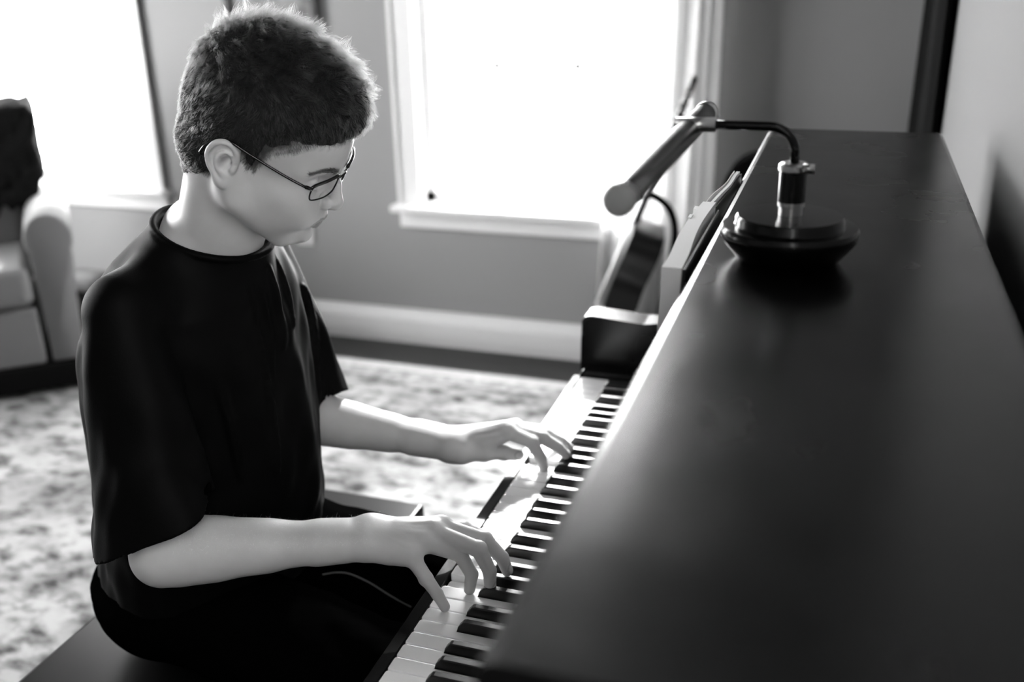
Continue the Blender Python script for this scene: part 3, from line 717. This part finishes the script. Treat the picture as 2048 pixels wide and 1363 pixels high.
def arm(sh, el, wr, side, rad=(46, 40, 37, 30), mods=None):
    sh, el, wr = [np.array(p, float) for p in (sh, el, wr)]
    body.cone((-380, -565+side*-60, 325), sh, 50, 36, 20)
    body.cone(sh, el, rad[0], rad[1], 12)
    d = wr-el; L = np.linalg.norm(d); d /= L
    w = np.array((-d[1], d[0], 0)); w /= np.linalg.norm(w); up = np.cross(d, w); up *= np.sign(up[2])
    body.cone(el, el+d*60, rad[1]-1, rad[2], 12)
    body.cone(el+d*25+up*5, el+d*125, rad[2]+1, rad[3], 14)
    body.cone(el+d*25, el+d*(L-30)-w*8, rad[2]-2, 20, 14); body.cone(el+d*25, el+d*(L-30)+w*8, rad[2]-2, 20, 14)
    body.cone(el+d*(L-60)-w*8, wr-w*9, 22, 19, 12); body.cone(el+d*(L-60)+w*8, wr+w*9, 22, 19, 12)
    return w, up
def hand(wr, w, up, K, palm, scale=1.0):
    """K: finger name -> list of joint points from knuckle to tip; palm: offset of each metacarpal at the wrist"""
    wr = np.array(wr, float)
    R = dict(index=(10.8, 9.6, 8.5, 7.2), middle=(11, 9.8, 8.6, 7.3), ring=(10.4, 9.2, 8.1, 7.0), pinky=(9.8, 8.3, 7.3, 6.3))
    for n, pts in K.items():
        if n == 'thumb': continue
        r = R[n]; a = wr+w*palm[n]
        body.cone(a, pts[0], 17, r[0]+2.5, 16)
    lst = [n for n in ('index', 'middle', 'ring', 'pinky')]
    for a, b in zip(lst, lst[1:]):                                        # web of the palm
        body.cone((np.array(K[a][0])+wr)/2-up*5, (np.array(K[b][0])+wr)/2-up*5, 14, 14, 14)
        body.cone(np.array(K[a][0])*0.82+wr*0.18-up*4, np.array(K[b][0])*0.82+wr*0.18-up*4, 10, 10, 10)
    for n in lst:
        pts = K[n]; r = R[n]
        body.cone(pts[0], pts[1], r[0], r[1], 5)
        body.cone(pts[1], pts[2], r[1], r[2], 2.0); body.cone(pts[2], pts[3], r[2], r[3], 2.0)
        p0, p1, p2, p3 = [np.array(p, float) for p in pts]
        bend = (p1-p0)/np.linalg.norm(p1-p0)-(p2-p1)/np.linalg.norm(p2-p1); bend /= np.linalg.norm(bend)+1e-6
        body.ell(p1+bend*1.2, (r[1]*0.98,)*3, None, 3)
        body.ell(p0+up*2.5, (r[0]*0.95,)*3, None, 6)
        # extensor tendon over the back of the hand
        body.cone(p0+up*(r[0]+0.6), p0*0.4+(wr+w*palm[n]*0.7)*0.6+up*14.5, 2.8, 2.2, 4)
        nail(p2, p3, bend, r[3])
    T = K['thumb']
    body.cone(wr+w*palm['thumb'], T[0], 19, 16, 16); body.cone(T[0], T[1], 15.5, 11.5, 9); body.cone(T[1], T[2], 11.3, 10.2, 4); body.cone(T[2], T[3], 10.2, 8.0, 3)
    body.ell(T[2], (10.9,)*3, None, 4)
    body.cone(T[1], np.array(K['index'][0])*0.6+wr*0.4-up*6, 9, 11, 16)
    t2, t3 = np.array(T[2], float), np.array(T[3], float); ax = t3-t2; ax /= np.linalg.norm(ax); side = np.array(T[4], float); side -= ax*(side@ax); nail(t2, t3, side/np.linalg.norm(side), 8.0)
NAILS = []
def nail(p2, p3, out, r):
    ax = (p3-p2); L = np.linalg.norm(ax); ax /= L; out = out-ax*(out@ax); out /= np.linalg.norm(out); sd = np.cross(ax, out)
    c = p3-ax*(r*0.05)+out*(r*0.62); Rm = np.stack([ax, sd, out], 1); NAILS.append((c+out*r*0.35, Rm, r))
    body.ell(c+out*r*0.98, (r*1.0, r*0.9, r*0.7), Rm, 0.8, 's')
    body.ell(c-ax*0.3, (r*0.88, r*0.72, r*0.42), Rm, 0.6)
# right hand (the near one) and left hand, joints in key coordinates
WR = (-84, -706, 66); WL = (-92, -404, 46)
w_, up_ = arm((-376, -724, 335), (-325, -788, 52), WR, 1, (37, 40, 37, 30))
RH = dict(
    pinky=[(-24, -717, 60), (-3, -723, 36), (12, -727, 20), (23, -731, 6.5)],
    ring=[(-17, -696, 67), (23, -677, 46), (40, -683, 24), (39, -690, 7)],
    middle=[(-11, -677, 72), (48, -677, 58), (62, -679, 31), (63, -681, 9)],
    index=[(-9, -657, 68), (48, -655, 58), (70, -655, 36), (77, -657, 20)],
    thumb=[(-62, -662, 44), (-32, -632, 40), (-4, -600, 31), (16, -590, 20), (0, 0, 1)])
hand(WR, w_, up_, RH, dict(index=13, middle=5, ring=-4, pinky=-13, thumb=15))
w2, up2 = arm((-390, -402, 335), (-326, -412, 60), WL, -1, (36, 36, 33, 26))
LH = dict(
    index=[(-18, -386, 70), (19, -370, 48), (31, -364, 21), (35, -362, 3)],
    middle=[(-16, -366, 63), (30, -352, 49), (52, -345, 33), (64, -341, 20)],
    ring=[(-17, -346, 56), (30, -331, 44), (51, -322, 31), (63, -318, 20)],
    pinky=[(-20, -327, 48), (12, -294, 32), (27, -283, 19), (36, -277, 7)],
    thumb=[(-74, -420, 44), (-48, -398, 36), (-24, -376, 27), (-4, -364, 21), (0.35, -0.9, 0.3)])
hand(WL, w2, up2, LH, dict(index=-10, middle=-3, ring=4, pinky=11, thumb=-13))
V, F = mesh_form(body, (-520, -870, -60), (140, -230, 700), BODY_VOX)
print('body', len(V)); BODY_V = V
# skin with tint per point: brow, lips and the stubble-short hairline
loc = (V-HT)@HR; BODY_LOC = loc
bo = form_object('body', V, F, M['skin'], person)
HRtint = np.ones(len(V))
brow = np.zeros(len(V))
for s in (-1, 1):
    t = np.clip((np.abs(loc[:, 1])-9)/40, 0, 1); zc = 14.5+11.5*np.sin(t*2.2)-6*t
    brow += np.exp(-((loc[:, 2]-zc)/(4.4-2.2*t))**2)*(loc[:, 0] > 70)*(np.abs(loc[:, 1]) > 7)*(np.abs(loc[:, 1]) < 52)*(np.sign(loc[:, 1]) == s)
HRtint *= 1-0.8*np.clip(brow, 0, 1)
BODY_BROW = brow
lipz = ((loc[:, 0] > 88) & (np.abs(loc[:, 1]) < 20) & (loc[:, 2] > -75) & (loc[:, 2] < -53)).astype(float)
HRtint *= 1-0.42*lipz*((np.abs(loc[:, 1])/20)**2+((loc[:, 2]+63.5)/10)**2 < 1)
for c_, Rm_, r_ in NAILS:
    Q_ = (V-c_)@Rm_; e_ = np.sqrt((Q_[:, 0]/(r_*0.95))**2+(Q_[:, 1]/(r_*0.72))**2); m_ = (np.abs(Q_[:, 2]) < r_*0.6) & (e_ < 1.25)
    HRtint[m_] = np.where(e_[m_] < 0.92, 1.12, 0.72)
def zline(x): return np.interp(x, [-110, -80, -64, -50, -34, -26, -21, -16, 12, 18, 26, 33, 48, 70, 100, 125], [-82, -80, -72, -52, -36, -32, -6, 20, 24, 6, 3, 36, 38, 43, 57, 68])
def zsoft(x): return np.interp(x, [-110, -80, -60, -44, -30, -24, -18, -12, 6, 12, 18, 28, 36, 44, 60, 90], [-88, -86, -80, -60, -46, -42, -20, 14, 16, 2, -6, -6, 14, 30, 36, 50])
sn_ = sm_noise(loc, 7, 51)*3
STUB = np.clip((loc[:, 2]-zsoft(loc[:, 0])+sn_)/14, 0, 1)*(np.abs(loc[:, 1]) < 73)*(loc[:, 2] > -90)*(np.abs(loc[:, 1])+np.abs(loc[:, 0]) > 40)*np.interp(loc[:, 0], [42, 85], [1, 0.3])
STUB = STUB*np.clip((loc[:, 2]-25)/8+np.clip((42-loc[:, 0])/6, 0, 1)*9, 0, 1)
HRtint *= 1-0.9*STUB**0.7
def vcol(o, vals, m):
    a = o.data.attributes.new('tint', 'FLOAT', 'POINT'); a.data.foreach_set('value', vals.astype(np.float32))
vcol(bo, HRtint, None)
nt = M['skin'].node_tree; b_ = nt.nodes['Principled BSDF']; at = nt.nodes.new('ShaderNodeAttribute'); at.attribute_name = 'tint'
mm = nt.nodes.new('ShaderNodeMix'); mm.data_type = 'RGBA'; mm.blend_type = 'MULTIPLY'; mm.inputs[0].default_value = 1
src = b_.inputs['Base Color'].links[0].from_socket; nt.links.new(src, mm.inputs[6]); nt.links.new(at.outputs['Fac'], mm.inputs[7]); nt.links.new(mm.outputs[2], b_.inputs['Base Color'])

# ---------------------------------------------------------------- T-shirt
CY = -565.0
LV = np.array([-140, -100, -60, 0, 100, 200, 270, 320, 350, 375, 398, 418, 440], float)
CX = np.array([-436, -430, -422, -412, -405, -402, -398, -394, -390, -384, -375, -366, -358], float)
HX = np.array([148, 150, 153, 152, 149, 143, 134, 122, 108, 92, 76, 60, 36], float)
HY = np.array([172, 176, 176, 172, 168, 166, 164, 156, 142, 122, 96, 70, 46], float)
def loft(P):
    z = P[:, 2]; cx, hx, hy = np.interp(z, LV, CX), np.interp(z, LV, HX), np.interp(z, LV, HY)
    u = np.abs((P[:, 0]-cx)/hx); v = np.abs((P[:, 1]-CY)/hy); n = 2.1
    r = (u**n+v**n+1e-9)**(1/n); return (r-1)*np.minimum(hx, hy)*0.9
shirt = Form()
shirt.func((-400, CY, 150), 400, lambda P: np.maximum(loft(P), np.maximum(-104-0.10*(P[:, 0]+420)-P[:, 2], P[:, 2]-436)), 10)
def sleeve(sh, hem, r0, r1, n, flat):
    sh, hem, n = np.array(sh, float), np.array(hem, float), np.array(n, float); n /= np.linalg.norm(n)
    ext = hem+(hem-sh)*0.25; r2 = r1+(r1-r0)*0.25; ax = (hem-sh)/np.linalg.norm(hem-sh)
    wide = np.cross(ax, (0, 1, 0)); wide /= np.linalg.norm(wide)          # the sleeve hangs wider front to back than across
    def f(P):
        t = np.clip((P-sh)@(hem-sh)/((hem-sh)@(hem-sh)), 0, 1); Q = P-sh; w = Q@wide
        Q = Q-wide*(w*flat*t)[:, None]+sh
        d = Form.one('c', (sh, ext, r0, r2), Q); h = (P-hem)@n
        return np.maximum(np.maximum(d, -h), -np.maximum(d+7.0, h-12))
    return f
shirt.cone((-368, -640, 376), (-376, -722, 350), 36, 38, 24); shirt.cone((-376, -490, 374), (-392, -410, 350), 36, 34, 22)
shirt.func((-350, -765, 210), 230, sleeve((-378, -728, 338), (-334, -782, 88), 46, 66, (-0.43, -0.09, 0.89), 0.24), 20)
shirt.func((-350, -400, 210), 230, sleeve((-394, -402, 336), (-334, -414, 92), 42, 56, (-0.30, 0.05, 0.95), 0.10), 16)
# neckline
RC = np.array((-338., -588., 408.)); ra_ = np.array((-73., 8., 23.)); rb_ = np.array((6., 71., 2.)); rn = np.cross(rb_, ra_); rn /= np.linalg.norm(rn); rn *= np.sign(rn[2])
ringp = [RC+ra_*math.cos(a)+rb_*math.sin(a) for a in np.linspace(0, 2*math.pi, 97)]
shirt.cone(RC-rn*60, RC+rn*2, 84, 74, 22)
shirt.func(RC, 130, lambda P: np.maximum(-((P-(RC+rn*1))@rn), np.linalg.norm((P-RC)-((P-RC)@rn)[:, None]*rn, axis=1)-120), 3, 's')
shirt.cone(RC-rn*16, RC+rn*60, 66, 68, 3, 's')
shirt.chain(ringp, [4.8]*97, 0.5)
def drape(P):
    t = np.clip((400-P[:, 2])/120, 0, 1)
    a = np.arctan2(P[:, 1]-CY, P[:, 0]+400)
    big = sm_noise(np.stack([P[:, 0], P[:, 1], P[:, 2]*0.33], 1), 105, 5)*4.2
    fine = sm_noise(np.stack([P[:, 0], P[:, 1], P[:, 2]*0.45], 1), 42, 9)*1.3
    return t*(big+fine)
FOLDS = [
 ([(-283.4, -608.1, 366), (-277.5, -611, 341), (-276.7, -606, 305), (-269.6, -608, 258), (-263.8, -615, 198), (-260, -622, 135), (-259, -626, 90)], 4.5),
 ([(-275.8, -594.6, 349), (-272, -590, 315), (-269.5, -588, 279), (-267, -594, 242), (-266, -598, 215)], 4.5),
 ([(-276, -574, 362), (-274.5, -572, 352), (-269.4, -568.5, 321), (-266, -568, 286), (-262, -574, 250)], 5.5),
 ([(-286, -535, 362), (-279.6, -529, 332), (-274, -526, 300), (-264, -540, 270)], 5),
 ([(-342, -663, 336), (-325, -665.5, 298), (-305, -672, 252), (-290, -676, 200), (-287, -673, 142), (-287, -671, 93)], 4.5),
 ([(-327, -656, 325), (-318, -657, 306), (-308, -661, 281)], 3.5),
 ([(-320, -415, 275), (-311.6, -416, 228), (-299, -430, 170), (-289, -448, 113)], 5),
 ([(-416.5, -730, 329), (-414, -749, 284), (-400, -767, 227), (-383, -785, 170), (-367, -807, 116)], 3.5)]
for pts, w in FOLDS: shirt.chain(bez(pts, 4), [w*0.85*s for s in np.sin(np.linspace(0.3, math.pi-0.3, len(bez(pts, 4))))], 7)
shirt.func((0, 0, 0), 1e4, drape, 0, 'd')
V, F = mesh_form(shirt, (-640, -900, -160), (-180, -300, 450), SHIRT_VOX)
print('shirt', len(V)); so = form_object('t_shirt', V, F, M['shirt'], person)

# ---------------------------------------------------------------- trousers and shoes
tr = Form()
tr.ell((-462, CY, -140), (146, 168, 96), None, 20)
for y0, y1 in ((-655, -672), (-475, -440)):
    tr.cone((-440, y0, -128), (-62, y1, -182), 86, 72, 30); tr.cone((-62, y1, -182), (-84, y1, -650), 66, 58, 26)
    tr.ell((-36, y1, -188), (60, 76, 66), None, 20)
def tdrape(P): return sm_noise(P, 70, 21)*2.6+sm_noise(P, 30, 22)*0.9
tr.func((0, 0, 0), 1e4, tdrape, 0, 'd')
tr.func((-460, CY, -330), 1e4, lambda P: np.where(P[:, 0] < -250, P[:, 2]+228, -(660+P[:, 2])*-1.0 if False else -(P[:, 2]+664)) if False else np.where(P[:, 0] < -262, P[:, 2]+228.5, 1e3), 0.1, 's')
tr.func((-80, CY, -700), 260, lambda P: P[:, 2]+668, 4, 's')
V, F = mesh_form(tr, (-680, -800, -700), (60, -330, -10), 4.5)
to = form_object('trousers', V, F, M['jeans'], person)
tube('inseam', bez([(-263, -535.3, -134), (-242, -531.0, -128.9), (-220, -527.7, -129.5), (-189, -525.6, -140.6), (-157, -525.7, -156.2), (-125, -522.3, -172.3)], 6), 1.4, M['seam'], to, 8)
for y in (-690, -440):
    sh = Form(); sh.ell((-70, y, -668), (62, 42, 44), None, 18); sh.cone((-70, y, -672), (60, y, -680), 38, 34, 24); sh.ell((70, y, -682), (66, 43, 32), None, 20)
    sh.func((0, y, -712), 400, lambda P: P[:, 2]+712, 2, 's')
    V, F = mesh_form(sh, (-150, y-60, -730), (160, y+60, -600), 4)
    form_object('shoe', V+np.array((0, 0, 10.0)), F, M['shoe'], person)

# ---------------------------------------------------------------- hair
def main_piece(V, F):
    lab = np.arange(len(V))
    while True:
        m = lab[F].min(1); new = lab.copy(); np.minimum.at(new, F.ravel(), np.repeat(m, 4)); new = new[new]
        if (new == lab).all(): break
        lab = new
    l, c = np.unique(lab, return_counts=True); keep = lab == l[c.argmax()]; idx = np.cumsum(keep)-1
    return V[keep], idx[F[keep[F[:, 0]]]]
hair = Form()
hair.func(H(0, 0, 50), 170, lambda P: hair_cap((P-HT)@HR), 1)
def hair_cap(L):
    e = lambda c, r: Form.one('e', (np.array(c, float), np.array(r, float), None), L)
    def u(a, b, k): h = np.maximum(k-np.abs(a-b), 0)/k; return np.minimum(a, b)-h*h*k*0.25
    d = u(u(e((1, 0, 56), (96.5, 80, 90)), e((46, 0, 82), (70, 56, 52)), 26), e((-22, 0, 12), (71, 66, 76)), 26)
    d = u(d, Form.one('c', (np.array((-40., 0., -20.)), np.array((-36., 0., -70.)), 53., 42.), L), 14)
    for sg in (-1, 1): d = u(d, e((22, sg*60, 17), (10, 12.5, 21)), 5)
    ny = sm_noise(L, 16, 31)*1.2+sm_noise(L*np.array((1, 1, 0.5)), 7, 32)*0.5
    edge = (zline(L[:, 0]+3*np.sin(L[:, 1]*0.35))-L[:, 2]-(38-np.abs(L[:, 1]))*0.0+sm_noise(L, 9, 33)*1.4)*0.75
    d = u(d, e((-29, 0, -18), (62, 75, 46)), 10)
    d = d+ny*np.clip((L[:, 2]-10)/60, 0.25, 1.6); k = 6.0; h = np.maximum(k-np.abs(d-edge), 0)/k
    return np.maximum(d, edge)+h*h*k*0.25
V, F = main_piece(*mesh_form(hair, HT-190, HT+190, 1.8))
ho = form_object('hair', V, F, M['scalp'], person)
N_ = form_normals(hair, V, 1.5); L = (V-HT)@HR; NL = N_@HR
hm = bpy.data.materials.new('hair strands'); hm.use_nodes = True; nt = hm.node_tree; nt.nodes.clear()
o_ = nt.nodes.new('ShaderNodeOutputMaterial'); h_ = nt.nodes.new('ShaderNodeBsdfHairPrincipled')
h_.parametrization = 'COLOR'; h_.inputs['Color'].default_value = (0.012, 0.012, 0.012, 1); h_.inputs['Roughness'].default_value = 0.35; h_.inputs['Radial Roughness'].default_value = 0.5
nt.links.new(h_.outputs[0], o_.inputs[0])
def strands(name, roots, dirs0, dirs1, length, rad, m, parent, n=6, clump=None):
    """roots, dirs in key millimetres; dirs blend from dirs0 at the root to dirs1 at the tip"""
    N = len(roots); pts = np.zeros((N, n, 3)); pts[:, 0] = roots
    for i in range(1, n):
        t = (i-0.5)/(n-1); d = dirs0*(1-t)+dirs1*t; d /= np.linalg.norm(d, axis=1, keepdims=True)
        pts[:, i] = pts[:, i-1]+d*(length/(n-1))[:, None]
    if clump is not None:                                                 # tips gather towards their tuft's guide strand
        K, amt = clump; gi = RNG.choice(N, K, replace=False); G = roots[gi]; near = np.zeros(N, int)
        for s in range(0, N, 4000): near[s:s+4000] = ((roots[s:s+4000, None]-G[None])**2).sum(2).argmin(1)
        g = gi[near]; t = np.linspace(0, 1, n)**1.2
        lenr = (length/np.maximum(length[g], 1e-3))[:, None, None]
        target = pts[g, :1]+(pts[g]-pts[g, :1])*lenr
        pts = pts+(target-pts)*(t[None, :, None]*(amt[:, None, None]))
    hc = bpy.data.hair_curves.new(name); hc.add_curves([n]*N)
    P = pts/1000+np.array((0, 0, -FLOOR/1000)); inv = np.array(parent_inverse(parent)); P = P@inv[:3, :3].T+inv[:3, 3]
    hc.points.foreach_set('position', P.astype(np.float32).ravel())
    at = hc.attributes.get('radius') or hc.attributes.new('radius', 'FLOAT', 'POINT')
    at.data.foreach_set('value', np.tile(np.linspace(rad, rad*0.35, n)/1000, N).astype(np.float32))
    o = bpy.data.objects.new(name, hc); COL.objects.link(o); hc.materials.append(m); o.parent = parent; o['kind'] = 'stuff'
    return o
def parent_inverse(p):
    m = p.matrix_basis.copy(); q = p.parent
    while q is not None: m = q.matrix_basis @ m; q = q.parent
    return m.inverted()
SC.cycles_curves.shape = 'RIBBONS' if False else SC.cycles_curves.shape
sel = RNG.choice(len(V), 44000); r_, l_, n_ = V[sel]+RNG.normal(size=(44000, 3))*0.6, L[sel], NL[sel]
ok = (l_[:, 2] > zline(l_[:, 0])-6); r_, l_, n_ = r_[ok], l_[ok], n_[ok]; N = len(r_)
top = np.clip((l_[:, 2]-62)/60, 0, 1)[:, None]
fw = np.stack([np.ones(N), l_[:, 1]/140, 0.15*np.ones(N)], 1)
dn = np.stack([np.where(l_[:, 0] > 20, 0.45, -0.35), 0*l_[:, 1], -np.ones(N)], 1)
comb = fw*top+dn*(1-top); comb -= n_*(comb*n_).sum(1, keepdims=True); comb /= np.linalg.norm(comb, axis=1, keepdims=True)+1e-6
cl = np.stack([sm_noise(l_, 24, 41), sm_noise(l_, 24, 42), sm_noise(l_, 24, 43)], 1)
fi = np.stack([sm_noise(l_, 9, 44), sm_noise(l_, 9, 45), sm_noise(l_, 9, 46)], 1)
jit = RNG.normal(size=(N, 3))
d0 = n_*(0.45+0.55*top)+comb*0.75+cl*0.3*(0.4+top)+fi*0.25+jit*0.14
d1 = n_*(0.02+0.32*top)+comb*1.0+cl*0.55*(0.3+top)+fi*0.35*(0.4+top)+jit*0.2
ln = (6+15*top[:, 0])*RNG.uniform(0.6, 1.25, N)*(1-0.35*np.clip((10-l_[:, 2])/50, 0, 1))
strands('hair_strands', r_, d0@HR.T, d1@HR.T, ln, 0.1, hm, ho, clump=(1500, 0.35+0.45*top[:, 0]))
idx = np.flatnonzero((STUB > 0.2) & (BODY_LOC[:, 2] < zline(BODY_LOC[:, 0])+34)); idx = RNG.choice(idx, 16000); A = BODY_V[idx]; nn = form_normals(body, A, 1.5); lo_ = BODY_LOC[idx]
dd = np.stack([np.where(lo_[:, 0] > 30, 0.8, -0.25), 0*lo_[:, 0], -np.ones(len(A))], 1)+RNG.normal(size=A.shape)*0.25
strands('short_hair', A, nn*0.35+dd@HR.T, nn*0.1+dd@HR.T, RNG.uniform(2.5, 6.5, len(A)), 0.06, hm, ho, 4)
# eyebrows and the fine hair on the near forearm
bm_ = bpy.data.materials.new('arm hair'); bm_.use_nodes = True; nt = bm_.node_tree; nt.nodes.clear()
o_ = nt.nodes.new('ShaderNodeOutputMaterial'); h_ = nt.nodes.new('ShaderNodeBsdfHairPrincipled'); h_.parametrization = 'COLOR'
h_.inputs['Color'].default_value = (0.75, 0.75, 0.75, 1); nt.links.new(h_.outputs[0], o_.inputs[0])
BV = BODY_V; el, wr = np.array((-325., -788., 52.)), np.array(WR, float); ax = (wr-el)/np.linalg.norm(wr-el); s_ = (BV-el)@ax; rad_ = BV-el-s_[:, None]*ax
m_ = (s_ > 20) & (s_ < 265) & (np.linalg.norm(rad_, axis=1) < 52)
idx = np.flatnonzero(m_); nn = form_normals(body, BV[idx], 1.5); keep = nn[:, 2] > 0.45; idx = idx[keep]; nn = nn[keep]
c_ = RNG.choice(len(idx), 1500); A = BV[idx[c_]]; nn = nn[c_]; t_ = ax*0.6+np.array((0, -0.8, -0.2)); j = RNG.normal(size=A.shape)*0.35
strands('arm_hair', A, nn*0.5+t_+j, nn*0.15+t_+j, RNG.uniform(4, 9, len(A)), 0.035, bm_, bo, 4)
E_ = BODY_LOC; idx = np.flatnonzero(BODY_BROW > 0.35); c_ = RNG.choice(idx, 900); A = BV[c_]; lo_ = E_[c_]; nn = form_normals(body, A, 1.0)@HR
dd = np.stack([-0.5*np.ones(len(A)), np.sign(lo_[:, 1])*1.0, 0.35*np.ones(len(A))], 1)+RNG.normal(size=A.shape)*0.2
strands('eyebrows', A, (nn*0.5+dd)@HR.T, (nn*0.1+dd)@HR.T, RNG.uniform(4, 8, len(A)), 0.09, hm, bo, 4)

# ---------------------------------------------------------------- throw over the armchair back
th = Form()
def throw_f(P):
    c, s = math.cos(math.radians(43)), math.sin(math.radians(43)); X = (P[:, 0]-(-2625))*c+(P[:, 1]-930)*s; Y = -(P[:, 0]-(-2625))*s+(P[:, 1]-930)*c
    X, Y = X/0.86, Y/0.86
    q = np.stack([np.abs(X-225)-228+28, np.abs(Y-278)-142+28, np.abs(P[:, 2]-60)-215+28], 1)
    d = np.linalg.norm(np.maximum(q, 0), axis=1)+np.minimum(q.max(1), 0)-28
    bottom = -200+0.55*(X-150)+30*np.sin(X*0.03)+14*np.sin(X*0.11+Y*0.02)
    return np.maximum(d*0.86+sm_noise(P, 120, 61)*7+sm_noise(P, 45, 62)*3, (bottom-P[:, 2])*0.8)
th.func((-2700, 1230, 60), 1e4, throw_f, 1)
V, F = mesh_form(th, (-3150, 750, -330), (-2250, 1750, 330), 12)
tb = form_object('throw_blanket', V, F, M['throwm'])
tag(tb, 'black knitted throw bunched over the back of the pale armchair', 'blanket')

# ---------------------------------------------------------------- eyeglasses
eg = thing('eyeglasses', 'dark thin rectangular eyeglasses worn by the person', 'eyeglasses', tuple(H(100, 0, 5)))
def HG(p): return tuple(H(*p))
for s in (-1, 1):
    def g(y, z): return (108.5-0.0062*max(abs(y)-8, 0)**1.9*1.0+z*0.10, s*y, z)
    rim = [g(16, 13), g(40, 14), g(60, 13), g(64, 9), g(63, -2), g(57, -9), g(36, -12), g(18, -11), g(12, -5), g(12, 8), g(16, 13)]
    rp = bez(rim, 5)
    lens = bmesh.new(); v = [lens.verts.new(W(HG((p[0], p[1], p[2])))) for p in rp[:-1]]
    cen = lens.verts.new(W(HG(g(38, 0)))); 
    for a, b in zip(v, v[1:]+v[:1]): lens.faces.new((a, b, cen))
    lo = finish('lens', lens, M['glass'], eg, True); md = lo.modifiers.new('t', 'SOLIDIFY'); md.thickness = 0.0016; md.offset = 0
    tube('rim', [HG(p) for p in rp], 0.95, M['black'], eg, 10)
    tube('brow_bar', [HG(p) for p in bez([g(14, 13), g(40, 14.6), g(60, 13.6), g(66, 10)], 6)], 2.0, M['black'], eg, 10)
    tube('temple', [HG(p) for p in bez([g(66, 10), (88, s*71, 12), (60, s*75, 16), (20, s*78.5, 23), (0, s*80, 27), (-14, s*81, 25), (-28, s*80.5, 10), (-33, s*80, -2)], 8)], [1.7]*8+[1.6]*16+[1.8]*16+[2.7]*17, M['black'], eg, 10)
    tube('hinge', [HG(g(64, 9)), HG((90, s*70, 11.5))], 2.3, M['black'], eg, 10)
    tube('nose_pad', [HG((103, s*9.5, -2)), HG((101, s*10.5, -9))], 2.0, M['glass'], eg, 10)
tube('bridge', [HG(p) for p in bez([(108, -13, 7), (111, -6, 9.5), (111.5, 0, 10), (111, 6, 9.5), (108, 13, 7)], 5)], 1.2, M['black'], eg, 10)
